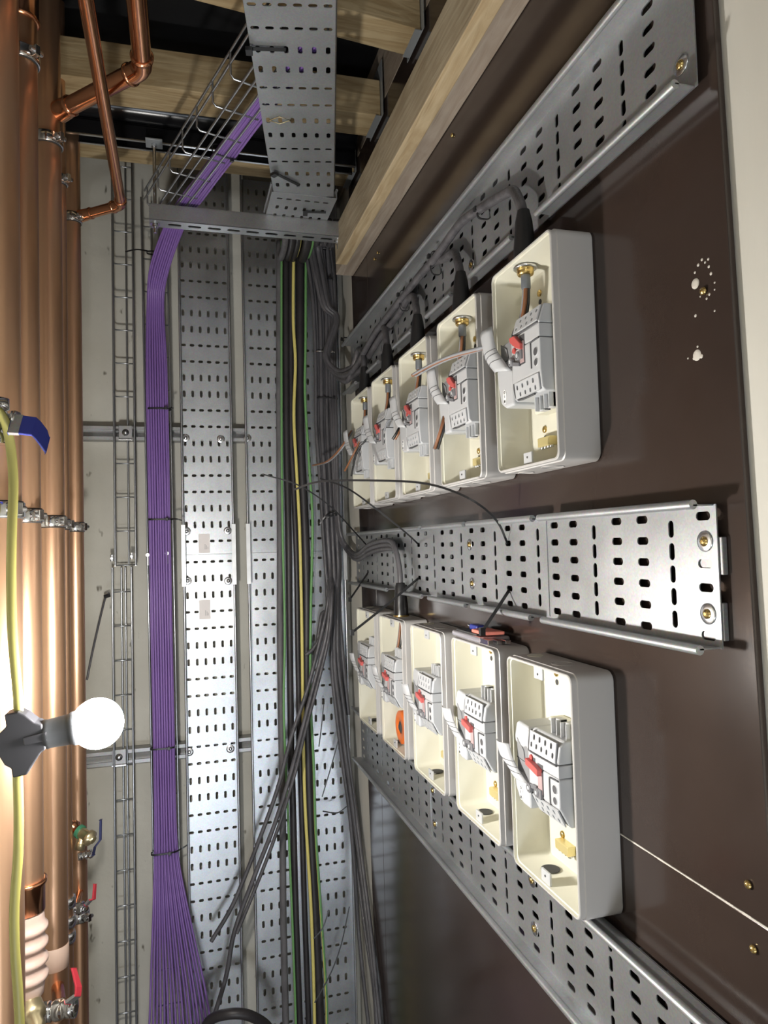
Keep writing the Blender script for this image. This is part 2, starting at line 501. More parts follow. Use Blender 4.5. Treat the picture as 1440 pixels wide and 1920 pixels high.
b = MB(); b.tube([(-0.42, 1.93, 2.655), (0.50, 1.93, 2.655)], 0.042, n=32, smooth=0)
sp = tag(b.build('soil_pipe', M['soil']), 'glossy black plastic pipe running across under the ceiling', 'pipe')
b = MB()
for k, x in enumerate((-0.208, -0.200, -0.192, -0.184, -0.176, -0.155, -0.147, -0.139, -0.110, -0.102, -0.070)):
    b.box((x, 1.887, 2.646), (x + 0.004, 1.8885, 2.653))
sp_t = MB(); sp_t.v = b.v; sp_t.f = b.f; sp_t.mi = b.mi; sp_t.sm = b.sm
WM[sp.name] = WM[sp.name]
tag(sp_t.build('printed_text', M['white_ink'], parent=sp), 'small white print along the black pipe')
b = MB()
b.box((-0.42, 1.925, 2.566), (0.50, 1.928, 2.607)); b.box((-0.42, 1.967, 2.566), (0.50, 1.970, 2.607)); b.box((-0.42, 1.925, 2.605), (0.50, 1.970, 2.609))
b.cur = 1
b.box((-0.42, 1.924, 2.5645), (0.50, 1.931, 2.5675)); b.box((-0.42, 1.964, 2.5645), (0.50, 1.971, 2.5675))
tag(b.build('ceiling_channel', [M['soil'], M['zinc']]), 'dark channel with bright lips across the ceiling below the black pipe', 'channel')


# ------------------------------------------------------------------ slotted tray sheets
def flange_run(mb, pts_a, pts_b, d, out, up, roll=0.0035, t=0.0015):
    """A flange standing out of the sheet from pts_a to pts_b with a rolled lip along its front edge."""
    A = Vector(pts_a); B = Vector(pts_b); o = Vector(out) * d; u = Vector(up) * t
    mb.prism([A, B, B + o, A + o], u)
    mb.tube([A + o, B + o], roll, n=12, smooth=0)


def wall_tray(name, z0, z1, ya, yb, holes_v, n_across, label, gaps_top, gaps_bot, pitch=0.0507, first=0.6197, kinds='AVA'):
    """A tray on the right wall: sheet at TX, flanges standing 24 mm out of the wall; y runs from ya (near) to yb (far)."""
    root = thing(name, label, 'cable tray', (TX, ya, z0), 'cable trays along the right wall')
    sh = MB(); mp = lambda a, b_: (TX, a, b_)
    zc = (z0 + z1) / 2
    y = first; idx = 0; start = ya
    rows = []
    while y < yb - 0.012:
        k = 'AVA'[idx % 3]
        rows.append((y, k)); y += pitch; idx += 1
    for i, (y, k) in enumerate(rows):
        a0 = ya if i == 0 else (rows[i - 1][0] + y) / 2
        a1 = yb if i == len(rows) - 1 else (y + rows[i + 1][0]) / 2
        if k == 'A':
            hs = [(zc + (j - 2.5) * 0.0245, 0.0105, 0.0046) for j in range(6)]
        else:
            hs = [(zc + (j - 2.0) * 0.0245, 0.0044, 0.0094) for j in range(5)]
        sh.strip(mp, a0, a1, z0, z1, hs, ac=y)
    sh.build('tray_base', M['galv'], parent=root, solid=0.0015)
    for nm, zz, gaps, up in (('upper_flange', z1, gaps_top, (0, 0, -1)), ('lower_flange', z0, gaps_bot, (0, 0, 1))):
        cuts = [ya + 0.004]
        for g0, g1 in gaps: cuts += [g0, g1]
        cuts.append(yb + 0.01)
        for i in range(0, len(cuts), 2):
            f = MB(); flange_run(f, (TX, cuts[i], zz), (TX, cuts[i + 1], zz), 0.024, (-1, 0, 0), up, roll=.0050); f.build(nm, M['galv'], parent=root)
    return root


t1 = wall_tray('cable_tray', 1.9605, 2.1105, 0.598, 2.12, None, 6, 'highest perforated steel tray on the right wall carrying a black cable bundle',
               [], [(0.898, 0.978), (1.140, 1.232), (1.368, 1.465), (1.602, 1.735), (1.850, 1.975)], first=0.6197 + 0.051)
t2 = wall_tray('cable_tray', 1.385, 1.530, 0.601, 2.12, None, 6, 'middle perforated steel tray on the right wall, between the two rows of enclosures',
               [(0.925, 0.945), (1.188, 1.205), (1.43, 1.45)], [(0.925, 0.960), (1.178, 1.208), (1.405, 1.455), (1.60, 1.72)])
t3 = wall_tray('cable_tray', 0.860, 1.010, 0.45, 2.12, None, 6, 'lowest perforated steel tray on the right wall, below the lower enclosures',
               [], [], first=0.4697)
# the joint plates seen as overlaps on the trays
for root, ys, z0, z1 in ((t2, (0.945,), 1.387, 1.528), (t3, (1.50,), 0.863, 1.007)):
    for y in ys:
        b = MB(); b.box((TX - 0.0022, y, z0), (TX - 0.0009, y + 0.004, z1)); b.build('joint_edge', M['galv'], parent=root)
for y, z in ((0.580, 1.478), (0.583, 1.412)):
    tag(MB().box((TX + 0.0012, y + 0.017, z - 0.019), (PX - 0.0005, y + 0.06, z + 0.019)).build('packer', M['strut'], bevel=0.0008),
        'small metal packer behind the middle tray, ' + ('upper one' if z > 1.45 else 'lower one'), 'packer', 'packers behind the middle tray end')


# ------------------------------------------------------------------ screws
def screw(p, n, label, group, washer=True, r=0.0052, m_=None, parent=None):
    p = Vector(p); n = Vector(n)
    root = thing('wood_screw', label, 'screw', p, group)
    u, w, a = frame(n)
    h = MB(); h.lathe(p + n * 0.0012, n, [(0, r), (0.0012, r), (0.0026, r * 0.75), (0.0034, r * 0.3)], 16)
    h.build('screw_head', m_ or M['brass'], parent=root)
    c = MB(); q = p + n * 0.0036
    for d1, d2 in ((u, w), (w, u)):
        c.prism([q + d1 * r * .6 + d2 * r * .12, q - d1 * r * .6 + d2 * r * .12, q - d1 * r * .6 - d2 * r * .12, q + d1 * r * .6 - d2 * r * .12], n * 0.0007)
    c.build('cross_recess', M['hole'], parent=root)
    if washer:
        MB().lathe(p, n, [(0, r * 2.1), (0.0009, r * 2.1), (0.0014, r * 2.0), (0.0014, r * 0.9)], 24).build('washer', M['zinc'], parent=root)
    return root


for (px, py, lab) in ((1322, 1015, 'yellow cross screw with washer, upper one at the near end of the middle tray'),
                      (1328, 1151, 'yellow cross screw with washer, lower one at the near end of the middle tray'),
                      (881, 1021, 'yellow cross screw with washer halfway along the middle tray, upper one'),
                      (886, 1094, 'yellow cross screw with washer halfway along the middle tray, lower one'),
                      (1277, 122, 'brass cross screw at the near end of the highest tray'),
                      (884, 497, 'brass cross screw in the highest tray, lower edge'),
                      (998, 1650, 'yellow cross screw in the lowest tray, upper one beneath the near enclosure'),
                      (1003, 1741, 'yellow cross screw in the lowest tray, lower one beneath the near enclosure'),
                      (812, 1482, 'small zinc screw in the lowest tray, upper one below the far enclosures'),
                      (816, 1545, 'small zinc screw in the lowest tray, lower one below the far enclosures')):
    screw(at(px, py, X=TX - 0.0009), (-1, 0, 0), lab, 'screws in the wall trays')
for (px, py, lab) in ((1405, 1658, 'brass screw head in the dark board above the pale joint line'),
                      (1415, 1779, 'brass screw head in the dark board below the pale joint line'),
                      (1321, 546, 'brass screw head among white drips on the dark board'),
                      (709, 474, 'small screw head near the top rear of the dark boards, right one'),
                      (703, 486, 'small screw head near the top rear of the dark boards, left one'),
                      (849, 254, 'tiny screw high on the dark board under the timber')):
    screw(at(px, py, X=PX), (-1, 0, 0), lab, 'screws in the dark boards', washer=False, r=0.0042)
b = MB()
for px, py, s_ in ((1316, 487, 2.2), (1322, 492, 1.8), (1328, 486, 2), (1309, 497, 2.4), (1303, 511, 2), (1329, 500, 2.2), (1333, 513, 2.5), (1340, 530, 1.6), (1340, 543, 1.4),
                   (1304, 592, 2.4), (1340, 583, 1.6), (1306, 660, 2.6), (1315, 668, 3.2), (1301, 672, 2.4), (1308, 650, 1.8), (1290, 672, 1.5), (1325, 560, 1.8), (1330, 552, 2.0), (1313, 556, 1.4)):
    p = at(px, py, X=PX); b.lathe(p, (-1, 0, 0), [(0, s_ * .00075), (0.0004, s_ * .0006), (0.0007, s_ * .0002)], 8)
tag(b.build('plaster_splashes', M['plaster']), 'white plaster splashes and dots on the dark board beside the nearest upper enclosure', 'splashes', kind='stuff')
b = MB(); p = at(1304, 532, X=PX); b.lathe(p, (-1, 0, 0), [(0, .0056), (0.0006, .0054), (0.0006, .0022)], 16)
tag(b.build('filled_hole', M['plaster']), 'round filled hole beside the brass screw head on the dark board', 'hole')
b = MB(); b.lathe(at(1307, 666, X=PX), (-1, 0, 0), [(0, .006), (0.0006, .0055), (0.0006, .002)], 16)
tag(b.build('filled_hole', M['plaster']), 'round filled hole lower down on the dark board, level with the switches', 'hole')
b = MB()                                        # chipped joint between the boards
for k in range(26):
    y = 0.566 + k * 0.0118
    h = 0.0007 + 0.0009 * random.random() * (1 - k / 26)
    b.prism([(PX - 0.0003, y, 1.1275 - h), (PX - 0.0003, y + 0.0121, 1.1275 - h), (PX - 0.0003, y + 0.0121, 1.1275 + h), (PX - 0.0003, y, 1.1275 + h)], (0.0012, 0, 0))
tag(b.build('chipped_joint', M['plaster']), 'pale chipped line along the joint of the dark boards at lower right', 'joint')

# ------------------------------------------------------------------ enclosures on the right wall
EW, EH, ED = 0.185, 0.3035, 0.0613
GLU, GLN = -.026, .037                         # gland position: across the box, out of the wall


def mtx_wall(y, z, x=PX):
    """Local x along the wall towards the camera, local y up, local z out of the wall."""
    m_ = Matrix(((0, 0, -1, x), (-1, 0, 0, y), (0, 1, 0, z), (0, 0, 0, 1)))
    return m_


def rrect(w, h, r, z, cx=0, cy=0, n=5):
    out = []
    for qx, qy, a0 in ((1, -1, -90), (1, 1, 0), (-1, 1, 90), (-1, -1, 180)):
        for k in range(n + 1):
            a = R(a0 + 90 * k / n)
            out.append((cx + qx * (w / 2 - r) + r * math.cos(a), cy + qy * (h / 2 - r) + r * math.sin(a), z))
    return out


def loops(mb, L, close_last=True, close_first=False):
    n = len(L[0]); vs = [p for l in L for p in l]
    mb.add(vs, [(i * n + k, i * n + (k + 1) % n, (i + 1) * n + (k + 1) % n, (i + 1) * n + k) for i in range(len(L) - 1) for k in range(n)], False)
    if close_last: mb.add(L[-1], [tuple(range(n))])
    if close_first: mb.add(L[0], [tuple(range(n))[::-1]])


def make_enclosure(upper):
    y, z = 0, 0
    root = thing('switch_enclosure', 'x', 'enclosure', group='grey enclosures with ivory insides', mtx=mtx_wall(0, 0, 0))
    xf = mtx_wall(0, 0, 0)                     # local origin: centre of the back
    s = MB(xf)
    L = [rrect(EW - .004, EH - .004, .011, 0), rrect(EW, EH, .012, .002), rrect(EW, EH, .012, ED - .009), rrect(EW - .003, EH - .003, .011, ED - .008),
         rrect(EW - .003, EH - .003, .011, ED - .001), rrect(EW - .005, EH - .005, .010, ED), rrect(EW - .009, EH - .009, .009, ED)]
    s.cur = 0; loops(s, L, False, True)
    s.cur = 1
    L2 = [rrect(EW - .009, EH - .009, .009, ED), rrect(EW - .009, EH - .009, .009, ED - .004), rrect(EW - .012, EH - .012, .009, ED - .005),
          rrect(EW - .016, EH - .016, .009, .010), rrect(EW - .020, EH - .020, .008, .006)]
    loops(s, L2, True)
    o = s.build('shell', [M['shell'], M['ivory']], parent=root)
    for p in o.data.polygons: p.use_smooth = True
    md = o.modifiers.new('wn', 'EDGE_SPLIT'); md.split_angle = R(35)
    # fixing lugs at top and bottom centre
    for sgn in ((1, -1) if not upper else (-1,)):
        b = MB(xf); yy = sgn * (EH / 2 - .006)
        b.box((-.019, yy, ED - .010), (.005, yy - sgn * .017, ED - .0065)); lg = b.build('fixing_lug', M['device'], parent=root, bevel=.001)
        b = MB(xf); b.cyl((-.007, yy - sgn * .010, ED - .0066), (-.007, yy - sgn * .010, ED - .0058), .0016, 10); b.build('lug_hole', M['hole'], parent=lg)
    for sgn in (1, -1):
        for u_, r_ in ((-.060, .0120), (.018, .0165)):
            b = MB(xf); y_ = sgn * EH / 2
            ring = [(u_ + r_ * math.cos(2 * PI * k / 24), y_ + sgn * .0004, .030 + r_ * .9 * math.sin(2 * PI * k / 24)) for k in range(25)]
            b.tube(ring, .0006, n=5, smooth=0)
            if sgn > 0 and not upper and u_ < 0:
                b.cyl((u_, y_ - .0001, .030), (u_, y_ + .0005, .030), r_ * .92, 24); b.build('knockout', M['ivory'], parent=root)
            else: b.build('knockout', M['shell'], parent=root)
    if not upper:                               # open hole in the floor of the box
        b = MB(xf); b.lathe((-.038, -EH / 2 + .0085, .030), (0, 1, 0), [(0, .0135), (.0006, .0135)], 24); b.build('open_knockout', M['hole'], parent=root)
    sg = 1 if not upper else -1
    b = MB(xf); b.box((-.030, sg * .055, .006), (.078, sg * .072, .030)); b.build('moulded_pad', M['ivory'], parent=root, bevel=.004, seg=3)
    # brass fixing screws and earth bar
    for yy in ((.128, -.100) if not upper else (.113, -.090)):
        b = MB(xf); b.lathe((-.042, yy, .0062), (0, 0, 1), [(0, .0052), (.002, .005), (.003, .003)], 14); b.build('fixing_screw', M['brass'], parent=root)
        b = MB(xf); b.lathe((-.042, yy - .013, .0061), (0, 0, 1), [(0, .0042), (.0006, .0042)], 14); b.build('keyhole', M['hole'], parent=root)
    bar = MB(xf); bar.box((-.043, -.117, .006), (-.008, -.104, .019)); bo = bar.build('earth_bar', M['barbrass'], parent=root, bevel=.001)
    for k in range(4):
        b = MB(xf); b.lathe((-.039 + k * .009, -.117, .013), (0, -1, 0), [(0, .003), (.003, .003), (.0035, .002)], 10); b.build('bar_screw', M['zinc'], parent=bo)
    if upper:                                   # brass gland in the roof of the box
        g = MB(xf); top = EH / 2 - .0085; gu, gn = GLU, GLN
        g.lathe((gu, top, gn), (0, -1, 0), [(0, .0175), (.0022, .0175), (.003, .0165), (.003, .012)], 14); go = g.build('gland_locknut', M['zinc'], parent=root)
        g = MB(xf); g.lathe((gu, top - .002, gn), (0, -1, 0), [(0, .0125), (.003, .0125), (.0035, .0115), (.006, .0125), (.009, .0115), (.010, .0100)], 20); g.build('gland_thread', M['brass'], parent=go)
        g = MB(xf); g.lathe((gu, top - .012, gn), (0, -1, 0), [(0, .0068), (.018, .0070), (.020, .0062)], 16); g.build('gland_sleeve', M['bluegrey'], parent=go)
    return root


def hole_sheet(mb, u0, u1, v0, v1, rows, nf, thick=0.0):
    """Cover plate u0..u1 x v0..v1 with round holes, laid on the plane n = nf(v)."""
    mp = lambda a, b_: (b_, a, nf(a))
    rows = sorted(rows); n = len(rows)
    for i, (vc, hs) in enumerate(rows):
        a0 = v0 if i == 0 else (rows[i - 1][0] + vc) / 2
        a1 = v1 if i == n - 1 else (vc + rows[i + 1][0]) / 2
        mb.strip(mp, a0, a1, u0, u1, hs, ac=vc)


def make_switch(upper):
    xf = mtx_wall(0, 0, 0)
    root = thing('load_switch', 'x', 'switch', group='white switches in the enclosures', mtx=xf)
    F = .0775
    UR = .0668

    def block(name, prof, u0, u1, m_, bev=.0022, parent=root):
        b = MB(xf); b.prism([(u0, v, n) for v, n in prof], (u1 - u0, 0, 0)); return b.build(name, m_, parent=parent, bevel=bev, seg=3)

    if not upper:
        s1, s2 = .0250, .0085
        block('upper_block', [(s1, .012), (s1, F), (s1 + .004, F), (.047, F - .003), (.054, F - .010), (.054, .012)], -.0135, UR, M['device'], .003)
        block('middle_block', [(s2, .012), (s2, F), (s1 - .0009, F), (s1 - .0009, .012)], -.0135, UR, M['device'], .0010)
        block('lower_block', [(-.054, .012), (-.054, F - .016), (-.050, F - .012), (-.028, F), (s2 - .0009, F), (s2 - .0009, .012)], -.0135, UR, M['device'], .002)
        pu = [(.0455, [(.006 + k * .0150, .0038, .0027) for k in range(4)]), (.0350, [(.000 + k * .0135, .0034, .0024) for k in range(4)] + [(.056, .0036, .0026)])]
        nu = lambda v: F + .0016 - max(0, v - .030) * .12
        ub0, ub1, uv0, uv1 = -.006, .063, .0265, .0520
    else:
        s1, s2 = .0345, .0165
        block('upper_block', [(s1, .012), (s1, F), (s1 + .002, F), (.060, F - .008), (.060, .012)], -.0135, UR, M['device'], .003)
        block('middle_block', [(s2, .012), (s2, F), (s1 - .0009, F), (s1 - .0009, .012)], -.0135, UR, M['device'], .0010)
        block('lower_block', [(-.054, .012), (-.054, F - .006), (-.050, F - .002), (-.026, F), (s2 - .0009, F), (s2 - .0009, .012)], -.0135, UR, M['device'], .002)
        pu = [(.0525, [(.012 + k * .0150, .0030, .0025) for k in range(4)]), (.0430, [(.004 + k * .0150, .0030, .0025) for k in range(4)])]
        nu = lambda v: F + .0014 - max(0, v - .037) * .33
        ub0, ub1, uv0, uv1 = -.004, .064, .0375, .0580
    # plate with the openings at the top
    b = MB(xf); hole_sheet(b, ub0, ub1, uv0, uv1, pu, nu)
    b.build('upper_hole_plate', M['device'], parent=root, solid=.0018)
    b = MB(xf); d_ = .0014
    b.add([(ub0 + .001, uv0 + .001, nu(uv0) - d_), (ub1 - .001, uv0 + .001, nu(uv0) - d_), (ub1 - .001, uv1 - .001, nu(uv1) - d_), (ub0 + .001, uv1 - .001, nu(uv1) - d_)], [(0, 1, 2, 3)])
    b.build('plate_recess', M['groove'], parent=root, solid=.0006)
    b = MB(xf)
    b.tube([Vector(p) for p in ((ub1, uv0 - .0025, nu(uv0) - .0006), (ub0 + .004, uv0 - .0025, nu(uv0) - .0006), (ub0 - .003, uv0 + .002, nu(uv0) - .0006), (ub0 - .0035, uv1 - .005, nu(uv1) - .0006), (ub0 + .002, uv1 + .001, nu(uv1) - .001))], .0012, n=6, smooth=3)
    b.build('plate_groove', M['groove'], parent=root)
    # lower plate
    sl = .48 if not upper else .10
    nl = lambda v: F + .0015 - max(0, (-.0290 - v)) * sl
    pl = [(-.0475, [(.010 + k * .0140, .0032, .0023) for k in range(4)]), (-.0375, [(.003 + k * .0150, .0034, .0024) for k in range(4)])]
    b = MB(xf); hole_sheet(b, -.004, .063, -.0525, -.0310, pl, nl); b.build('lower_hole_plate', M['device'], parent=root, solid=.0018)
    b = MB(xf)
    b.add([(-.003, -.032, nl(-.032) - .0013), (.062, -.032, nl(-.032) - .0013), (.062, -.0515, nl(-.0515) - .0013), (-.003, -.0515, nl(-.0515) - .0013)], [(0, 1, 2, 3)])
    b.build('plate_recess', M['groove'], parent=root, solid=.0006)
    b = MB(xf)
    b.tube([(-.0085, -.030, F), (-.0085, -.040, nl(-.040) - .001), (-.002, -.0535, nl(-.0535) - .0015), (.045 if upper else .004, -.0545, nl(-.0545) - .0015)], .0014, n=6, smooth=3)
    b.build('plate_groove', M['groove'], parent=root)
    # column with two round openings behind an L-shaped groove
    cv = 0.0 if not upper else .009
    b = MB(xf)
    b.tube([(.0440, -.030 + cv, F + .0002), (.0435, .000 + cv, F + .0002), (.0460, .0045 + cv, F + .0002), (.0655, .0055 + cv, F + .0002)], .0013, n=6, smooth=3)
    b.build('column_groove', M['groove'], parent=root)
    for v_, r_ in ((-.0070, .0052), (-.0210, .0045)):
        b = MB(xf); b.lathe((.0560, v_ + cv * .6, F), (0, 0, 1), [(0, r_ + .0008), (.0007, r_ + .0006), (.0007, r_)], 18); o = b.build('round_opening', M['device'], parent=root)
        b = MB(xf); b.lathe((.0560, v_ + cv * .6, F + .0003), (0, 0, 1), [(0, r_), (.0005, r_)], 18); b.build('opening_floor', M['groove'], parent=o)
    # slot, slide, toggle and padlock hasp
    tv = .004 if not upper else .021
    b = MB(xf); b.box((.0125, tv - .030, F - .001), (.0265, tv + .010, F + .0005)); b.box((-.009, tv + .002, F - .001), (.006, tv + .0135, F + .0005)); b.build('toggle_slot', M['groove'], parent=root)
    b = MB(xf); b.box((.0140, tv - .028, F + .0003), (.0255, tv + .001, F + .0018)); b.build('slide', M['pinkgrey'], parent=root, bevel=.0006)
    b = MB(xf)
    if not upper: b.prism([(-.0085, tv + .0115, F), (-.0085, tv + .0025, F), (.010, tv - .0010, F), (.0245, tv - .0040, F), (.0245, tv + .0050, F), (.012, tv + .0080, F)], (0, 0, .0080))
    else: b.prism([(-.0085, tv + .0125, F), (-.0060, tv + .0050, F), (.010, tv - .0060, F), (.0235, tv - .0110, F), (.0235, tv - .0030, F), (.006, tv + .0120, F)], (0, 0, .0060))
    b.build('red_toggle', M['red'], parent=root, bevel=.0011, seg=3)
    b = MB(xf); iv = tv + (.0125 if not upper else -.006)
    b.lathe((-.0035, iv, F + .0002), (0, 0, 1), [(0, .0042), (.002, .0038)], 14); b.build('red_indicator', M['red'], parent=root)
    if not upper: rings = ((-.0082, -.0245), (.0135, -.0240)); arm = [(-.0082, -.0190), (.0030, -.0165), (.012, -.0165), (.012, -.0215), (.003, -.0225), (-.0082, -.0245)]
    else: rings = ((-.0100, .0010), (.0115, .0040)); arm = [(-.010, -.0045), (.004, -.0085), (.0135, -.0105), (.0135, -.0055), (.004, -.0030), (-.010, .0010)]
    h = MB(xf)
    for (u, v) in rings: h.lathe((u, v, F + .0005), (0, 0, 1), [(0, .0062), (.0040, .0062), (.0046, .0054), (.0046, .0034), (.0020, .0030)], 20)
    h.prism([(u, v, F + .0005) for u, v in arm][::-1], (0, 0, .0030))
    (u, v) = rings[1]; h.box((u, v - .0061, F + .0005), (u + .0115, v + .0061, F + .0040))
    hp = h.build('padlock_hasp', M['hasp'], parent=root, bevel=.0005)
    h = MB(xf)
    for (u, v) in rings: h.lathe((u, v, F + .0024), (0, 0, 1), [(0, .0031), (.0028, .0028)], 14)
    h.build('hasp_rivet', M['device'], parent=hp)
    # left side: shoulder, recessed grey body, lower cover with the marking, long curved flap
    dv = 0.0 if not upper else .008
    b = MB(xf)
    prof = [(-.064, .012), (-.064, .064), (-.060, .0715), (-.030, .0735), (-.0138, .0750), (-.0138, .012)]
    top = .052 if not upper else .046
    b.prism([(u, -.040, n) for u, n in prof], (0, top + .030, 0))
    b.build('recessed_body', M['device2'], parent=root, bevel=.002)
    b = MB(xf); b.tube([(-.060, .002 + dv, .0715), (-.030, .002 + dv, .0735), (-.0142, .002 + dv, .0750)], .0007, n=5, smooth=0); b.build('body_seam', M['groove'], parent=root)
    b = MB(xf); b.prism([(-.052, .016 + dv, .0720), (-.030, .004 + dv, .0736), (-.034, .018 + dv, .0733), (-.056, .030 + dv, .0717)], (0, 0, .0016)); b.build('terminal_shutter', M['device2'], parent=root, bevel=.0005)
    if not upper:                               # rounded shoulder with a concave lower edge
        b = MB(xf); poly = [(-.0140, .0190), (-.0140, .0535), (-.052, .0535), (-.058, .050), (-.066, .032), (-.066, .022), (-.050, .0190), (-.036, .0200), (-.024, .0245)]
        nf = lambda u: .0765 + (u + .0138) * .10
        vs = [(u, v, nf(u)) for u, v in poly]; vb = [(u, v, .020) for u, v in poly]; n = len(poly)
        b.add(vs + vb, [tuple(range(n)), tuple(range(n, 2 * n))[::-1]] + [(i, n + i, n + (i + 1) % n, (i + 1) % n) for i in range(n)])
        b.build('shoulder_cover', M['device'], parent=root, bevel=.0035, seg=3)
    b = MB(xf)
    if not upper: poly = [(-.0140, -.0560), (-.036, -.0560), (-.050, -.0510), (-.0600, -.0380), (-.0635, -.0190), (-.0400, -.0140), (-.0140, -.0225)]; sl_ = .03
    else: poly = [(-.0140, -.0580), (-.042, -.0575), (-.0560, -.0500), (-.0655, -.0200), (-.0680, .0020), (-.0440, .0060), (-.0140, -.0085)]; sl_ = .03
    nf = lambda u: .0770 + (u + .0138) * sl_
    n = len(poly); vs = [(u, v, nf(u)) for u, v in poly]; vb = [(u * .96, v, .024) for u, v in poly]
    b.add(vs + vb, [tuple(range(n))[::-1], tuple(range(n, 2 * n))] + [(i, (i + 1) % n, n + (i + 1) % n, n + i) for i in range(n)])
    b.build('lower_left_cover', M['device'], parent=root, bevel=.004, seg=3)
    lu, lv = -.041, -.041
    b = MB(xf); ring = [(lu + .0055 * math.cos(2 * PI * k / 16) , lv + .0105 * math.sin(2 * PI * k / 16), nf(lu) + .0001 + .03 * .0055 * math.cos(2 * PI * k / 16)) for k in range(16)]
    b.prism(ring, (0, 0, .0005)); lb = b.build('marking_label', M['whitep'], parent=root)
    b = MB(xf); z_ = nf(lu) + .0008
    ring = [(lu + .0018 * math.cos(2 * PI * k / 12), lv + .0060 + .0018 * math.sin(2 * PI * k / 12), z_) for k in range(13)]
    b.tube(ring, .0004, n=4, smooth=0); b.box((lu - .0004, lv - .0015, z_ - .0002), (lu + .0004, lv + .0020, z_ + .0003)); b.box((lu - .0018, lv - .0085, z_ - .0002), (lu + .0018, lv - .0050, z_ + .0003))
    b.build('label_print', M['ink'], parent=lb)
    if not upper:
        Lp = [(-.102, .017, .083), (-.097, .000, .081), (-.079, -.010, .079), (-.0640, -.021, .0775)]
        Rp = [(-.062, .0200, .083), (-.0545, .0020, .081), (-.0370, -.0110, .080), (-.0160, -.0230, .0775)]
    else:
        Lp = [(-.100, .062, .084), (-.092, .032, .083), (-.082, .016, .081), (-.068, .000, .0775)]
        Rp = [(-.0610, .066, .084), (-.0530, .036, .083), (-.0410, .019, .082), (-.0165, -.009, .0775)]
    Ls = smooth_path(Lp, 4); Rs = smooth_path(Rp, 4)
    b = MB(xf); n = len(Ls); vs = []
    for k in range(n):
        for q in range(5): vs.append(Ls[k].lerp(Rs[k], q / 4) + Vector((0, 0, .006 * math.sin(PI * q / 4))))
    b.add(vs, [(5 * k + q, 5 * k + q + 1, 5 * k + 6 + q, 5 * k + 5 + q) for k in range(n - 1) for q in range(4)], True)
    fl = b.build('hinged_flap', M['device'], parent=root, solid=.0016)
    b = MB(xf)
    for k in (5, 7, 9):
        b.tube([Ls[k].lerp(Rs[k], q / 6) + Vector((0, 0, .0012 + .006 * math.sin(PI * q / 6))) for q in range(7)], .00045, n=5, smooth=0)
    b.build('flap_seam', M['groove'], parent=fl)
    # white contact prongs at the service end
    sg = -1 if upper else 1
    for u in ((.026, .050) if upper else (.030, .054)):
        b = MB(xf); v0 = sg * .0530
        b.box((u - .0075, v0, .046), (u - .0055, v0 + sg * .020, .062)); b.box((u + .0055, v0, .046), (u + .0075, v0 + sg * .020, .062)); b.box((u - .0075, v0, .046), (u + .0075, v0 + sg * .020, .056))
        pr = b.build('contact_prong', M['device'], parent=root, bevel=.0008)
        b = MB(xf); b.lathe((u, v0 + sg * .012, .0561), (0, 0, 1), [(0, .0018), (.0006, .0018)], 10); b.build('prong_hole', M['brass'], parent=pr)
    return root


rowU = [(.809, 1.7505), (1.051, 1.7505), (1.291, 1.7495), (1.519, 1.749), (1.738, 1.748)]
rowL = [(.8025, 1.1785), (1.028, 1.180), (1.265, 1.179), (1.507, 1.178), (1.736, 1.177)]
ordU = ['nearest', 'second', 'middle', 'fourth', 'farthest']
labU = ['upper row enclosure nearest the camera, its right side fully seen', 'upper row enclosure directly left of the nearest one, wires hanging from its switch',
        'middle enclosure of the five in the upper row', 'upper row enclosure, second from the rear corner', 'upper row enclosure closest to the rear corner']
labL = ['lower row enclosure nearest the camera, with brass earth bar at its base', 'lower row enclosure with a plastic packet lying on top',
        'middle enclosure of the five in the lower row', 'lower row enclosure holding an orange reel at its bottom', 'lower row enclosure closest to the rear corner']
sU = ['white switch with red toggle in the upper enclosure nearest the camera', 'white switch in the second upper enclosure, cut wires hanging below it',
      'white switch in the middle upper enclosure', 'white switch in the upper enclosure second from the rear corner', 'white switch in the upper enclosure closest to the rear corner']
sL = ['white switch with red toggle in the lower enclosure nearest the camera', 'white switch in the lower enclosure under the plastic packet',
      'white switch in the middle lower enclosure', 'white switch above the orange reel in the lower row', 'white switch in the lower enclosure closest to the rear corner']
for upper, row, le, ls in ((True, rowU, labU, sU), (False, rowL, labL, sL)):
    E0 = make_enclosure(upper); D0 = make_switch(upper)
    for i, (y0, zc) in enumerate(row):
        e = E0 if i == 0 else copy_tree(E0)
        d = D0 if i == 0 else copy_tree(D0)
        e.matrix_world = mtx_wall(y0 + EW / 2, zc, PX - .0003)
        dz = -.006 if upper else .014
        d.matrix_world = mtx_wall(y0 + EW / 2 - .0145, zc + dz, PX - .0003)
        e['label'] = le[i]; d['label'] = ls[i]


# ------------------------------------------------------------------ back wall: struts, trays
def channel(z, x0, x1, label):
    b = MB(); y0, y1 = 2.2535, YB - .0005
    b.box((x0, y0 + .001, z - .0205), (x1, y1, z - .0180)); b.box((x0, y0 + .001, z + .0180), (x1, y1, z + .0205)); b.box((x0, y1 - .0025, z - .0205), (x1, y1, z + .0205))
    b.box((x0, y0, z - .0205), (x1, y0 + .002, z - .0105)); b.box((x0, y0, z + .0105), (x1, y0 + .002, z + .0205))
    return tag(b.build('strut_channel', M['strut']), label, 'channel', 'steel channels behind the vertical trays')


channel(1.849, -.40, .50, 'steel channel across the back wall level with the blue lever')
channel(.900, -.40, .50, 'steel channel across the back wall behind the lit bulb')

Z_ROWS_TOP = [2.4221 - .05 * i for i in range(-4, 19)]
PT_KIND = lambda i: 'VVHH'[(i + 4) % 4]


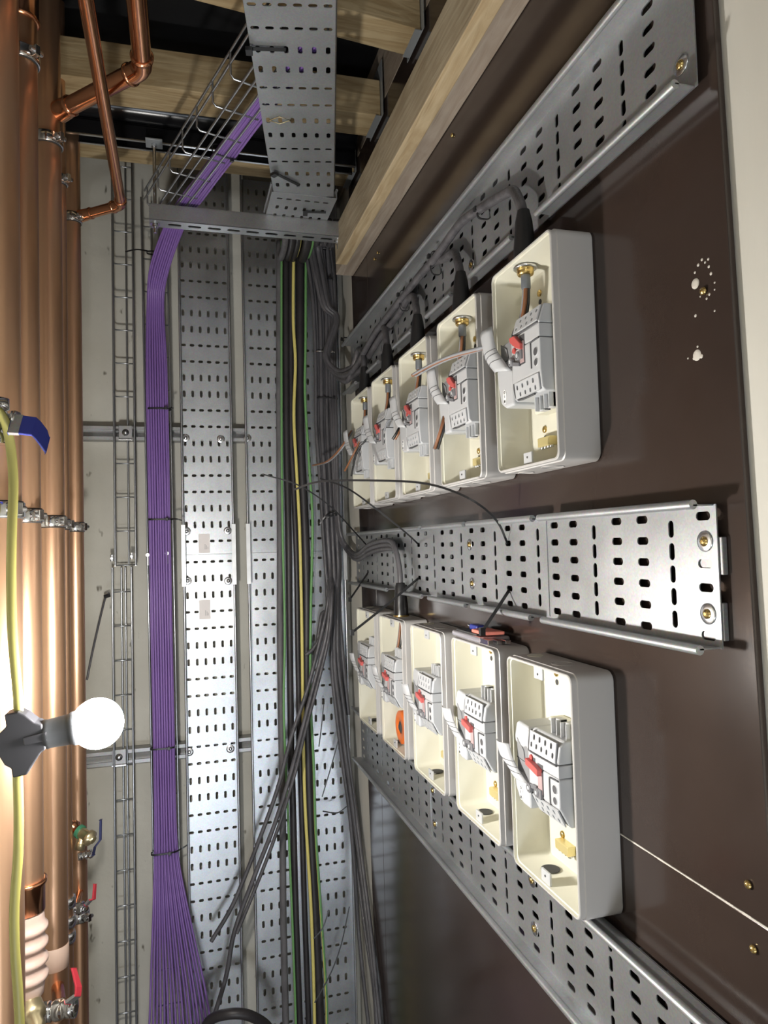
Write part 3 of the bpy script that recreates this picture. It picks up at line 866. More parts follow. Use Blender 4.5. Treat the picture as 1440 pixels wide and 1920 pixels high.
def back_tray(x0, x1, cols, zt, zb, rows, label, plates):
    root = thing('vertical_cable_tray', label, 'cable tray', ((x0 + x1) / 2, 2.25, zb), 'vertical trays on the back wall')
    Y = 2.250; mp = lambda a, b_: (b_, Y, a)
    sh = MB(); rows = sorted(rows)
    for i, (z, k) in enumerate(rows):
        a0 = zb if i == 0 else (rows[i - 1][0] + z) / 2
        a1 = zt if i == len(rows) - 1 else (z + rows[i + 1][0]) / 2
        hs = [(c, .0106, .0040) if k == 'V' else (c, .0040, .0070) for c in cols]
        sh.strip(mp, a0, a1, x0, x1, hs, ac=z)
    sh.build('tray_base', M['galv_wall'], parent=root, solid=.0015)
    for nm, xx, up in (('left_flange', x0, (1, 0, 0)), ('right_flange', x1, (-1, 0, 0))):
        f = MB(); flange_run(f, (xx, Y, zb), (xx, Y, zt), .025, (0, -1, 0), up)
        f.build(nm, M['galv_wall'], parent=root)
    return root


zj = 1.4822
rows_top = [(2.4221 - .05 * i, 'VVHH'[i % 4]) for i in range(-4, 19)]
rows_bot = [(1.4599 - .05 * i, 'HVVH'[i % 4]) for i in range(0, 31)]
c1 = [.0265 + .02505 * k for k in range(6)]
c2 = [.2315 + .02505 * k for k in range(11)]
T = {}
T['1a'] = back_tray(.0165, .1635, c1, 2.66, zj + .0005, rows_top, 'narrow vertical tray, upper length above the joint', None)
T['1b'] = back_tray(.0165, .1635, c1, zj - .0005, -.12, rows_bot, 'narrow vertical tray, lower length in bright light', None)
T['2a'] = back_tray(.2065, .5070, c2, 2.66, zj + .0005, rows_top, 'wide vertical tray with the black cables, upper length above the joint', None)
T['2b'] = back_tray(.2065, .5070, c2, zj - .0005, -.12, rows_bot, 'wide vertical tray with the black cables, lower length below the joint', None)
for x, dx, lab in ((.0165, -1, 'left edge of the narrow vertical tray'), (.1635, 1, 'right edge of the narrow vertical tray'),
                   (.2065, -1, 'left edge of the wide vertical tray'), (.5070, 1, 'right edge of the wide vertical tray')):
    b = MB(); z0, z1 = 1.389, 1.572
    b.box((x + dx * .0002, 2.2235, z0), (x + dx * .0020, 2.249, z1)); b.box((x - .0058, 2.2180, z0), (x + .0058, 2.2205, z1))
    b.box((x + dx * .0035, 2.2195, z0), (x + dx * .0045, 2.226, z1))
    tag(b.build('tray_coupler', M['zinc2']), 'steel coupler clipped over the joint on the ' + lab, 'coupler', 'couplers at the tray joint')
for k, (px, py) in enumerate(((348, 821), (414, 823), (464, 821), (427, 995), (428, 1089), (350, 996), (352, 1089), (432, 1404), (355, 1410))):
    nm = ['at the strut, left side of the narrow vertical tray', 'at the strut, right side of the narrow vertical tray', 'at the strut on the wide vertical tray', 'right side just above the tray joint',
          'right side just below the tray joint', 'left side just above the tray joint', 'left side just below the tray joint', 'right side of the narrow vertical tray behind the bulb', 'left side of the narrow vertical tray behind the bulb'][k]
    screw(at(px, py, Y=2.2492), (0, -1, 0), 'zinc screw ' + nm, 'screws in the vertical trays', m_=M['zinc'], r=.0058)
for (px, py, lab) in ((383, 1019, 'pinkish paper sticker on the narrow vertical tray just above the joint'), (384, 1143, 'pinkish paper sticker on the narrow vertical tray below the joint')):
    p = at(px, py, Y=2.249)
    r_ = thing('paper_sticker', lab, 'sticker', p, 'stickers on the narrow tray')
    MB().box((p.x - .0165, 2.2484, p.z - .029), (p.x + .0165, 2.2489, p.z + .029)).build('sticker_sheet', M['paper'], parent=r_)
    b = MB()
    for q in range(3): b.box((p.x + .002 + q * .004, 2.2480, p.z - .018), (p.x + .0027 + q * .004, 2.2483, p.z - .002 - .004 * q))
    b.build('fine_print', M['groove'], parent=r_)


# ------------------------------------------------------------------ wire baskets
def ubent(mb, c, ax_u, ax_n, w, h, r=.0019, k=.006):
    """One cross wire of a basket: a flat U, open along ax_n."""
    c = Vector(c); u = Vector(ax_u); n = Vector(ax_n)
    pts = [c - u * (w / 2) + n * h, c - u * (w / 2) + n * k, c - u * (w / 2 - k) + n * 0, c + u * (w / 2 - k), c + u * (w / 2) + n * k, c + u * (w / 2) + n * h]
    mb.tube(pts, r, n=7, smooth=0)


def basket(name, p0, p1, u, n_, w, h, pitch, longs, label, r=.0023, zoff=0.0):
    p0 = Vector(p0); p1 = Vector(p1); u = Vector(u).normalized(); n_ = Vector(n_).normalized(); d = p1 - p0
    root = thing(name, label, 'wire basket', p0, 'steel wire baskets')
    b = MB(); L = d.length; k = int(L / pitch)
    for i in range(k + 1):
        b = MB(); ubent(b, p0 + d.normalized() * (zoff + i * pitch), u, n_, w, h, r); b.build('cross_wire', M['wire'], parent=root)
    for (a, hh) in longs:
        b = MB(); b.tube([p0 + u * a + n_ * hh, p1 + u * a + n_ * hh], r * 1.15, n=8, smooth=0); b.build('long_wire', M['wire'], parent=root)
    return root


bl = .0560
basket('wire_basket', (-.1450, 2.2505, 1.458), (-.1410, 2.2505, 2.66), (1, 0, 0), (0, -1, 0), bl, .052, .1, [(-bl / 2, .054), (bl / 2, .054), (-bl / 2, .030), (bl / 2, .030), (.006, -.002)],
       'empty wire basket on the concrete wall, upper length above the splice')
basket('wire_basket', (-.1600, 2.2505, -.12), (-.1570, 2.2505, 1.452), (1, 0, 0), (0, -1, 0), .0525, .030, .1, [(-.026, .031), (.026, .031), (-.0035, -.002), (.0075, -.002), (-.026, .006), (.026, .006)],
       'empty wire basket on the concrete wall, lower length below the splice')
basket('wire_basket', (-.0420, 2.2505, -.12), (-.0530, 2.2505, 2.55), (1, 0, 0), (0, -1, 0), .0720, .042, .1, [(-.036, .043), (.036, .043), (-.036, .015), (.036, .015), (-.01, -.002), (.012, -.002)],
       'vertical wire basket that holds the purple cables')
for (px, py, lab) in ((210, 1047, 'left splice'), (247, 1043, 'right splice')):
    p = at(px, py, Y=2.20); b = MB(); b.tube([p + Vector((0, 0, -.008)), p + Vector((0, 0, .010))], .0052, n=10, smooth=0); b.lathe(p + Vector((0, -.012, 0)), (0, 1, 0), [(0, .004), (.02, .004)], 8)
    tag(b.build('splice_clamp', M['zinc2']), 'small zinc clamp joining the empty wire basket, ' + lab, 'clamp', 'splice clamps on the empty basket')
for (px, py, lab) in ((277, 1043, 'left side of the purple cables'), (313, 1040, 'right side of the purple cables')):
    p = at(px, py, Y=2.20); b = MB(); b.tube([p + Vector((0, 0, -.026)), p + Vector((0, 0, .010))], .0048, n=10, smooth=0); b.lathe(p + Vector((0, -.010, .004)), (0, 1, 0), [(0, .0055), (.016, .0055)], 8)
    tag(b.build('splice_clamp', M['zinc2']), 'small zinc clamp joining the basket at the ' + lab, 'clamp', 'splice clamps beside the purple cables')
for (x, z, lab) in ((-.143, 1.849, 'square black steel plate bolted over the empty basket level with the blue lever'), (-.172, .905, 'square steel plate bolted over the empty basket behind the bulb')):
    r_ = thing('clamp_plate', lab, 'plate', (x, 2.245, z - .02), 'plates clamping the empty basket')
    MB().box((x - .019, 2.241, z - .021), (x + .019, 2.2445, z + .021)).build('plate', M['strut'], parent=r_, bevel=.001)
    MB().box((x - .019, 2.232, z - .0235), (x + .019, 2.2445, z - .021)).build('folded_edge', M['zinc'], parent=r_)
    MB().lathe((x, 2.2405, z), (0, -1, 0), [(0, .010), (.0015, .010), (.0016, .006), (.005, .0055), (.0055, .002)], 18).build('bolt_head', M['zinc'], parent=r_)

# overhead basket towards the camera
bd = Vector((.290, -.957, 0)).normalized(); bu = Vector((bd.y, -bd.x, 0)) * -1
p0 = Vector((-.021, 1.985, 2.402)); p1 = p0 + bd * .86
basket('wire_basket', p0, p1, bu, (0, 0, 1), .104, .052, .1, [(-.052, .053), (.052, .053), (-.052, .030), (.052, .030), (-.03, -.0035), (-.01, -.0035), (.012, -.0035), (.034, -.0035)],
       'overhead wire basket carrying the purple cables towards the camera', zoff=.03)

# ------------------------------------------------------------------ overhead strut with rods
SY, SZ = 1.900, 2.348
r_ = thing('hanging_strut', 'slotted steel strut hanging across under the basket and the overhead tray', 'strut', (-.058, SY, SZ))
b = MB(); b.box((-.0575, SY, SZ), (.4615, SY + .0022, SZ + .041)); b.box((-.0575, SY + .0388, SZ), (.4615, SY + .041, SZ + .041))
b.build('side_walls', M['strut'], parent=r_)
b = MB(); mp = lambda a, b_: (a, b_, SZ)
xs = [-.045 + .0505 * k for k in range(11)]
for i, x in enumerate(xs):
    a0 = -.0575 if i == 0 else (xs[i - 1] + x) / 2; a1 = .4615 if i == len(xs) - 1 else (x + xs[i + 1]) / 2
    b.strip(mp, a0, a1, SY, SY + .041, [(SY + .0205, min(.0170, x - a0 - .002, a1 - x - .002), .0066)], ac=x)
b.build('slotted_web', M['galv'], parent=r_, solid=.0022)
b = MB(); b.box((-.0575, SY, SZ + .0405), (.4615, SY + .011, SZ + .0425)); b.box((-.0575, SY + .030, SZ + .0405), (.4615, SY + .041, SZ + .0425)); b.build('lips', M['strut'], parent=r_)
for x, top, lab in ((-.043, 2.5655, 'left'), (.4430, 2.40, 'right')):
    q = thing('threaded_rod', 'zinc threaded rod through the %s end of the hanging strut' % lab, 'rod', (x, SY + .0205, SZ - .028), 'rods of the hanging strut')
    y = SY + .0205
    prof = []
    z = SZ - .026; n = int((top - z) / .0028)
    for k in range(n): prof += [(k * .0028, .0040), (k * .0028 + .0014, .0046)]
    MB().lathe((x, y, z), (0, 0, 1), prof, 10).build('rod', M['zinc'], parent=q)
    MB().lathe((x, y, SZ - .0115), (0, 0, 1), [(0, .0085), (.0075, .0085)], 6).build('nut', M['zinc'], parent=q, bevel=.0006)
    MB().lathe((x, y, SZ - .0035), (0, 0, 1), [(0, .0125), (.0018, .0125)], 20).build('washer', M['zinc'], parent=q)
    if top > 2.5:
        MB().box((x - .021, y - .021, 2.558), (x + .021, y + .021, 2.563)).build('top_plate', M['hanger'], parent=q, bevel=.001)
        MB().lathe((x, y, 2.550), (0, 0, 1), [(0, .0085), (.0075, .0085)], 6).build('nut', M['zinc'], parent=q, bevel=.0006)

# ------------------------------------------------------------------ overhead perforated tray
HZ = 2.394
A0 = at(455, 0, Z=HZ); A1 = at(630, 0, Z=HZ); B0 = at(511, 367, Z=HZ); B1 = at(628.5, 370, Z=HZ)
cdir = ((B1 + B0) / 2 - (A1 + A0) / 2).normalized(); cs = Vector((-cdir.y, cdir.x, 0)) * -1
wid = .1515
c0 = (B0 + B1) / 2
root = thing('overhead_cable_tray', 'perforated steel tray overhead running towards the camera down the middle', 'cable tray', c0 + Vector((0, 0, 0)), 'overhead tray')
sh = MB()
mp = lambda a, b_: c0 - cdir * a + cs * b_
rows = []
obs = [(11, 'H'), (54, 'H'), (93, 'V'), (130, 'V'), (165, 'H'), (197, 'H'), (226, 'V'), (254, 'V'), (279, 'H'), (303, 'H'), (325, 'V'), (347, 'V'), (366, 'H')]
a_ = []
for py, k in obs:
    p = at(620, py, Z=HZ); a_.append(((c0 - p).dot(cdir), k))
pit = (a_[0][0] - a_[-2][0]) / (len(a_) - 2)
base = a_[-2][0]
seqk = ['V', 'V', 'H', 'H']
rows = [(base + pit * i, ['V', 'V', 'H', 'H'][i % 4]) for i in range(0, 26)]
for i, (a, k) in enumerate(rows):
    a0 = .002 if i == 0 else (rows[i - 1][0] + a) / 2
    a1 = a + pit / 2
    hs = [((j - 2.5) * .0252, .0096 if k == 'V' else .0040, .0042 if k == 'V' else .0076) for j in range(6)]
    sh.strip(mp, a0, a1, -wid / 2, wid / 2, hs, ac=a)
sh.build('tray_base', M['galv'], parent=root, solid=.0015)
f = MB(); aL = rows[-1][0]
for sg in (-1, 1):
    P = c0 + cs * (sg * wid / 2); Q = P - cdir * aL
    flange_run(f, P, Q, .022, (0, 0, 1), tuple(-cs * sg))
f.build('side_flanges', M['galv'], parent=root)
# short end piece turned parallel to the side wall
root = thing('overhead_cable_tray', 'short end piece of the overhead tray resting on the hanging strut', 'cable tray', c0 + Vector((0, .04, 0)), 'overhead tray')
sh = MB(); X0, X1, Y0 = B0.x - .002, B1.x + .002, c0.y - .012
mp = lambda a, b_: (b_, a, HZ - .002)
for i, (y, k) in enumerate(((Y0 + .03, 'H'), (Y0 + .078, 'V'), (Y0 + .125, 'V'))):
    hs = [((X0 + X1) / 2 + (j - 2.5) * .0240, .0096 if k == 'V' else .0040, .0042 if k == 'V' else .0074) for j in range(6)]
    sh.strip(mp, [Y0, Y0 + .054, Y0 + .102][i], [Y0 + .054, Y0 + .102, Y0 + .16][i], X0 - .003, X1 + .003, hs, ac=y)
sh.build('tray_base', M['galv'], parent=root, solid=.0015)
f = MB()
for sg, xx in ((1, X0 - .003), (-1, X1 + .003)): flange_run(f, (xx, Y0, HZ - .002), (xx, Y0 + .16, HZ - .002), .022, (0, 0, 1), (sg, 0, 0))
f.build('side_flanges', M['galv'], parent=root)


# ------------------------------------------------------------------ cables
def cable(name, pts, r, m_, label, cat, group, n=8, twist=0, smooth=5, cores=None):
    b = MB(); b.tube(pts, r, n=n, smooth=smooth, twist=twist)
    return tag(b.build(name, m_), label, cat, group)


# purple data cables: down the ceiling basket, behind the strut, down the wall and fanning out at the bottom
rndp = random.Random(3)
pc = []
basket_c = lambda s_: p0 + bd * s_
for row_i, ncol in ((0, 9), (1, 8), (2, 6)):
    for k in range(ncol):
        t = (k - (ncol - 1) / 2) / 8.0            # -.5 .. .5
        pts = []
        off = row_i * .0060
        for s_ in (.80, .62, .50, .38, .24, .12, .03):
            c = basket_c(s_) + Vector((0, 0, .0035 + off))
            tt = t + .04 * rndp.uniform(-1, 1)
            pts.append(c + bu * (.038 + tt * .050 * (.85 + .1 * math.sin(s_ * 9))))
        pts.append(Vector((-.004 + t * .050, 2.045, 2.375 - off * .5)))
        pts.append(Vector((-.038 + t * .050, 2.135, 2.31 - off)))
        pts.append(Vector((-.052 + t * .044, 2.2000 - off, 2.235)))
        for z in (2.05, 1.85, 1.65, 1.45, 1.25, 1.05, .85, .70):
            pts.append(Vector((-.0530 + (1.5 - z) * -.0035 * 0 + (2.3 - z) * .0045 + t * .056 + rndp.uniform(-.0008, .0008), 2.2010 - off + rndp.uniform(-.0006, .0006), z)))
        cx = -.0530 + 1.6 * .0045
        sp = max(0, t + .5)
        for z, sw, lean in ((.60, .066, .002), (.48, .092, .010), (.36, .122, .019), (.24, .15, .028), (.10, .175, .034), (-.12, .19, .04), (-.4, .20, .045)):
            pts.append(Vector((cx + lean + t * sw, 2.2000 - off - (.6 - z) * .10 - .01 * row_i * (.6 - z), z)))
        pc.append(pts)
plab = []
ORD = ['first', 'second', 'third', 'fourth', 'fifth', 'sixth', 'seventh', 'eighth', 'ninth']
for lay, n_ in (('rear', 9), ('middle', 8), ('front', 6)):
    for k in range(n_): plab.append('purple data cable in the %s layer of the bundle, %s from the left' % (lay, ORD[k]))
for i, pts in enumerate(pc):
    cable('purple_cable', pts, .00315, M['purple'], plab[i], 'cable', 'purple data cables', n=7, smooth=4)


def tie_ring(name, c, u, n_, w, h, label, group, tail=None, wd=.0045, m_=None):
    """A cable tie around a flat bundle: centre c, half sizes w (along u) and h (along n_), optional tail points."""
    c = Vector(c); u = Vector(u).normalized(); n_ = Vector(n_).normalized(); ax = u.cross(n_).normalized()
    root = thing(name, label, 'cable tie', c, group)
    b = MB(); N = 28; ring = []
    for k in range(N):
        a = 2 * PI * k / N; ca, sa = math.cos(a), math.sin(a)
        ring.append(c + u * (w * math.copysign(abs(ca) ** .6, ca)) + n_ * (h * math.copysign(abs(sa) ** .6, sa)))
    vs = []
    for q in ring:
        d = (q - c).normalized()
        vs += [q - ax * wd / 2, q + ax * wd / 2, q + ax * wd / 2 + d * .0013, q - ax * wd / 2 + d * .0013]
    b.add(vs, [(4 * k + j, 4 * ((k + 1) % N) + j, 4 * ((k + 1) % N) + (j + 1) % 4, 4 * k + (j + 1) % 4) for k in range(N) for j in range(4)])
    b.build('strap', m_ or M['tie'], parent=root)
    hd = c + u * (w * .55) + n_ * (h + .003)
    b = MB(); b.prism([hd - u * .004 - ax * .0045 - n_ * .002, hd + u * .004 - ax * .0045 - n_ * .002, hd + u * .004 + ax * .0045 - n_ * .002, hd - u * .004 + ax * .0045 - n_ * .002], n_ * .0055)
    b.build('lock_head', m_ or M['tie'], parent=root, bevel=.0008)
    if tail:
        b = MB(); ribbon(b, tail, .0040, .0012); b.build('tail', m_ or M['tie'], parent=root)
    return root


def ribbon(b, pts, w, t):
    P = smooth_path(pts, 6); vs = []
    side = None
    for i, p in enumerate(P):
        d = (P[min(i + 1, len(P) - 1)] - P[max(i - 1, 0)]).normalized()
        v = (p - EYE).normalized() if False else Vector((0.2, 1, 0))
        s_ = d.cross(v).normalized()
        if side is not None and s_.dot(side) < 0: s_ = -s_
        side = s_; nn = d.cross(s_).normalized()
        vs += [p - s_ * w / 2 - nn * t / 2, p + s_ * w / 2 - nn * t / 2, p + s_ * w / 2 + nn * t / 2, p - s_ * w / 2 + nn * t / 2]
    m_ = len(P)
    b.add(vs, [(4 * k + j, 4 * (k + 1) + j, 4 * (k + 1) + (j + 1) % 4, 4 * k + (j + 1) % 4) for k in range(m_ - 1) for j in range(4)] + [(3, 2, 1, 0), tuple(range(4 * m_ - 4, 4 * m_))])


purple_ties = [(475, (235, 472), 'just below the hanging strut, tail to the left'), (767, (325, 766), 'above the steel channel'), (974, (342, 976), 'below the channel, tail to the right'),
               (1402, None, 'level with the bulb'), (1598, (352, 1584), 'where the purple cables start to fan out')]
for py, tl, lab in purple_ties:
    c = at(297 + (py - 475) * .008, py, Y=2.196)
    tail = None
    if tl:
        e = at(tl[0], tl[1], Y=2.17)
        s0 = c + Vector((-.03 if tl[0] < 290 else .03, -.012, 0))
        tail = [s0, (s0 + e) / 2 + Vector((0, -.008, .002)), e]
    tie_ring('cable_tie', c, (1, 0, 0), (0, -1, 0), .0325, .0125, 'black cable tie around the purple cables ' + lab, 'ties round the purple cables', tail)
c = basket_c(.36) + bu * .037 + Vector((0, 0, .010))
tie_ring('cable_tie', c, bu, (0, 0, -1), .030, .013, 'black cable tie around the purple cables in the overhead basket', 'ties round the purple cables')

# thick black and earth cables on the wide vertical tray
def wall_px(lst, Y):
    out = []
    for x, y in lst:
        p = at(x, y, Y=Y)
        out.append(p if p.x < .515 else at(x, y, X=.515))     # stays clear of the dark boards
    return out


def tops(x, y0=2.19):                          # the part above: over the end of the overhead tray
    return [Vector((x - .05, 1.78, 2.425)), Vector((x - .03, 1.94, 2.425)), Vector((x - .01, 2.06, 2.39)), Vector((x, 2.15, 2.33))]


for (px, r, Y, nm, m_, lab, cat, tw) in (
        ([(524, 470), (524, 800), (525, 1000), (525, 1180), (527, 1340), (530, 1500), (531, 1700), (536, 1925), (540, 2100)], .0100, 2.238, 'black_cable', 'dusty', 'dusty thick black cable, leftmost on the wide vertical tray', 'cable', 0),
        ([(536, 470), (537, 800), (541, 1000), (543, 1180), (546, 1400), (549, 1500), (554, 1700), (562, 1925), (568, 2100)], .0100, 2.238, 'black_cable', 'black2', 'thick black cable just right of the leftmost green-yellow earth cable', 'cable', 0),
        ([(546, 470), (546, 800), (550, 900), (556, 1050), (558, 1180), (562, 1400), (565, 1500), (571, 1700), (579, 1925), (584, 2100)], .0085, 2.240, 'black_cable', 'black2', 'thick black cable just left of the yellow earth cable', 'cable', 0),
        ([(563, 470), (563, 800), (570, 950), (575, 1100), (575, 1250), (577, 1400), (582, 1550), (590, 1700), (601, 1925), (606, 2100)], .0135, 2.235, 'black_cable', 'black2', 'thick black cable between the yellow earth cable and the right green one', 'cable', 0),
        ([(528, 470), (528, 800), (530, 1000), (534, 1180), (532, 1330), (538, 1480), (545, 1650), (549, 1750), (555, 1925), (560, 2100)], .0036, 2.219, 'earth_cable', 'gy1', 'thin green and yellow earth cable at the left of the group', 'earth cable', 1.1),
        ([(551, 470), (550, 600), (554, 680), (551, 780), (556, 880), (562, 1000), (566, 1180), (569, 1400), (573, 1530), (582, 1680), (587, 1800), (590, 1925), (592, 2100)], .0050, 2.219, 'earth_cable', 'gy2', 'yellow earth cable in the middle of the group', 'earth cable', .8),
        ([(574, 470), (573, 640), (572, 740), (579, 860), (586, 980), (583, 1130), (582, 1300), (588, 1430), (592, 1560), (601, 1700), (611, 1850), (613, 1925), (615, 2100)], .0042, 2.217, 'earth_cable', 'gy1', 'green and yellow earth cable at the right of the group', 'earth cable', 1.4)):
    w_ = wall_px(px, Y)
    x0 = w_[0].x
    pts = [Vector((x0 - .02, 1.99, 2.42)), Vector((x0 - .005, 2.08, 2.40)), Vector((x0, Y - .03, 2.40))] + w_
    cable(nm, pts, r, M[m_], lab, cat, 'thick cables on the wide tray' if 'black' in nm else 'earth cables on the wide tray', n=12, twist=tw)

# the bundle of thinner black cables at the right of the wide tray
rb = random.Random(11)
G_B = 'black cables bundled at the right of the wide tray'
fans = [  # lower runs that leave the bundle: px points, radius
    ([(617, 1130), (604, 1185), (588, 1215), (573, 1228)], .0058, 2.195, 'short black cable ending in mid air beside the yellow earth cable'),
    ([(617, 1110), (607, 1170), (577, 1290), (545, 1385), (520, 1480), (480, 1590), (437, 1695), (396, 1765)], .0062, 2.165, 'black cable slanting down left, cut off over the narrow vertical tray'),
    ([(620, 1120), (612, 1190), (592, 1270), (566, 1370), (545, 1450), (515, 1545), (478, 1640), (440, 1745), (424, 1830), (396, 1925), (385, 1990)], .0066, 2.150, 'black cable slanting down left to the bottom edge of the picture'),
    ([(622, 1120), (617, 1190), (599, 1270), (572, 1372), (553, 1450), (524, 1545), (489, 1640), (444, 1750)], .0052, 2.140, 'black cable slanting down left beside the longest one, stripped at its end'),
    ([(626, 1120), (622, 1240), (630, 1330), (641, 1420), (655, 1520), (664, 1620), (672, 1740), (683, 1850), (692, 1930), (700, 2000)], .0062, 2.190, 'black cable curving down right past the tray edge, left one of the group'),
    ([(629, 1120), (627, 1240), (638, 1340), (650, 1430), (662, 1520), (675, 1620), (690, 1740), (702, 1850), (708, 1930), (714, 2000)], .0066, 2.180, 'black cable curving down right past the tray edge, middle one of the group'),
    ([(632, 1120), (634, 1240), (645, 1330), (655, 1430), (667, 1520), (681, 1630), (697, 1760), (708, 1870), (714, 1930), (720, 2000)], .0060, 2.185, 'black cable curving down right past the tray edge, right one of the group'),
    ([(636, 1120), (638, 1220), (642, 1320), (647, 1420), (652, 1500), (668, 1620), (684, 1740), (700, 1850), (706, 1930)], .0052, 2.205, 'thin black cable hugging the right flange of the wide tray')]
tops_px = lambda k, n: 0
nb = len(fans)
for k, (low, r, Y, lab) in enumerate(fans):
    t = k / (nb - 1)
    Yb = 2.212 if k % 2 else 2.198
    up = [(572 + 50 * t, 462), (583 + 44 * t, 530), (589 + 40 * t, 600), (592 + 36 * t, 700), (593 + 36 * t, 800), (600 + 32 * t, 900), (606 + 30 * t, 1000), (611 + 27 * t, 1070)]
    w_ = wall_px(up, Yb)
    pts = [Vector((w_[0].x - .02, 2.00, 2.43)), Vector((w_[0].x - .006, 2.10, 2.41))] + w_ + wall_px(low, Y)
    cable('black_cable', pts, r, M['black'], lab, 'cable', G_B, n=9)
for k in range(7):                              # the ones that go no lower than the branches
    t = (k + .5) / 7
    Yb = 2.222 if k % 2 else 2.206
    up = [(573 + 50 * t, 462), (584 + 44 * t, 530), (590 + 40 * t, 600), (593 + 36 * t, 700), (594 + 36 * t, 800), (601 + 32 * t, 900), (607 + 30 * t, 1000), (610 + 28 * t, 1080), (612 + 27 * t, 1160), (614 + 34 * t, 1260), (618 + 38 * t, 1340)]
    if k < 3: up = up[:-2] + [(604 + 6 * k, 1150), (590 + 6 * k, 1240 - 30 * k)]
    w_ = wall_px(up, Yb)
    pts = [Vector((w_[0].x - .02, 2.00, 2.44)), Vector((w_[0].x - .006, 2.10, 2.42))] + w_
    cable('black_cable', pts, .0063, M['black'], 'black cable packed inside the bundle right of the earth cables, %s from the left' % ORD[k], 'cable', 'inner black cables of the bundle', n=9)

# branches over the highest wall tray, each dropping through a gap into an upper enclosure
gy = [r[0] + EW / 2 - GLU for r in rowU]        # y of each gland
GX = PX - GLN
G_T = 'thick black cables along the highest tray'
names = ['nearest', 'second', 'middle', 'fourth', 'farthest']
spine = [(1.95, 2.012), (1.85, 2.030), (1.741, 2.045), (1.605, 2.052), (1.495, 2.057), (1.39, 2.060), (1.30, 2.062), (1.22, 2.070), (1.157, 2.070)]
start = wall_px([(590, 462), (602, 530), (612, 575), (630, 600)], 2.180)
for i in range(5):
    g = gy[i]
    lz, lx = [(.0, .012), (.0145, .0005), (-.014, .001), (-.004, .014), (-.019, .010)][i]
    o = Vector((.0, -.007 * (i % 2), 0)); dx = (i - 2) * .0085
    pts = [Vector((start[0].x + dx - .02, 2.03, 2.42))] + [p + o + Vector((dx * (1 - .22 * k), 0, 0)) for k, p in enumerate(start)]
    pts += [Vector((.448 + dx * .25, 2.145, 2.080 + lz * .3)), Vector((.470, 2.105, 2.020 + lz * .5)), Vector((.492 - lx * .4, 2.03, 2.000 + lz))]
    arc = g + .115
    for (y, z) in spine:
        if y > arc + .035 and y < 2.0: pts.append(Vector((.5105 - lx, y, z + lz)))
    zt = 2.040
    pts += [Vector((.508 - lx * .5, arc, zt + .010)), Vector((.5045, g + .082, zt + .004)), Vector((.501, g + .048, zt - .008)), Vector((GX + .004, g + .020, zt - .036)), Vector((GX + .001, g + .006, 1.982)), Vector((GX, g, 1.950))]
    cable('black_cable', pts, .0078, M['black'], 'thick black cable along the highest tray bending down into the %s upper enclosure' % names[i], 'cable', G_T, n=14, smooth=6)
    b = MB(); zt = rowU[i][1] + EH / 2
    b.lathe((GX, gy[i], zt + .0005), (0, 0, 1), [(0, .0165), (.016, .0165), (.030, .0150), (.058, .0125), (.075, .0090)], 20)
    tag(b.build('gland_shroud', M['tie']), 'black gland shroud on the roof of the %s upper enclosure' % names[i], 'shroud', 'black gland shrouds')
# branch over the middle tray into the fourth lower enclosure
g4 = rowL[3][0] + EW / 2 + .005
for j in range(3):
    st = wall_px([(622 + 4 * j, 800), (626 + 3 * j, 900), (630 + 2 * j, 960), (636 + 2 * j, 1005), (650 + j, 1032 - 3 * j)], 2.180 - .004 * j)
    pts = wall_px([(598 + 8 * j, 470), (612 + 5 * j, 600), (617 + 5 * j, 700)], 2.200) + st
    pts += [Vector((.497, 2.02, 1.455 + .008 * j)), Vector((.505 - .003 * j, 1.88, 1.478 + .010 * j)), Vector((.503 - .003 * j, g4 + .10, 1.487 + .010 * j)), Vector((.500 - .003 * j, g4 + .035 - .004 * j, 1.475 + .008 * j)),
            Vector((.497, g4 + .006 - .002 * j, 1.435)), Vector((.4965, g4, 1.392)), Vector((.4965, g4, 1.352))]
    cable('black_cable', pts, .0060, M['black'], ['lowest', 'middle', 'highest'][j] + ' black cable over the middle tray dropping into the box with the orange reel', 'cable', 'black cables over the middle tray', n=9)
b = MB(); zt = rowL[3][1] + EH / 2
b.lathe((.4965, g4, zt + .0035), (0, 0, 1), [(0, .0165), (.020, .0165), (.040, .0145), (.066, .0125), (.074, .010)], 20)
tag(b.build('gland_shroud', M['tie']), 'black gland shroud on the roof of the box with the orange reel', 'shroud', 'black gland shrouds')
tag(MB().lathe((.4965, g4, zt), (0, 0, 1), [(0, .0185), (.0035, .0185)], 24).build('gland_ring', M['brass']), 'brass ring under the lower black gland shroud', 'ring')

# ties on the black bundle
for (px, py, w, lab, m_) in ((606, 525, .030, 'near the top of the black bundle', None), (608, 662, .032, 'zinc-coloured tie on the black bundle', 'zinc'), (612, 748, .034, 'black bundle level with the farthest upper enclosure', None),
                             (600, 470, .034, 'black bundle just under the hanging strut', 'zinc')):
    c = at(px, py, Y=2.205)
    tie_ring('cable_tie', c, (1, 0, 0), (0, -1, 0), w, .020, ('steel tie ' if m_ else 'black tie ') + 'around the ' + lab.replace('zinc-coloured tie on the ', ''), 'ties round the black bundle', m_=M['zinc'] if m_ else None, wd=.004)
tie_ring('cable_tie', at(652, 640, Y=2.140), (0, .5, .8), (-1, 0, 0), .016, .014, 'black tie where the cables turn onto the highest tray', 'ties round the black bundle')
tie_ring('cable_tie', at(619, 968, Y=2.19), (1, 0, .35), (0, -1, 0), .022, .022, 'frayed black tie where the cables turn onto the middle tray', 'ties round the black bundle',
         [at(628, 958, Y=2.165), at(612, 966, Y=2.15), at(600, 982, Y=2.16)])
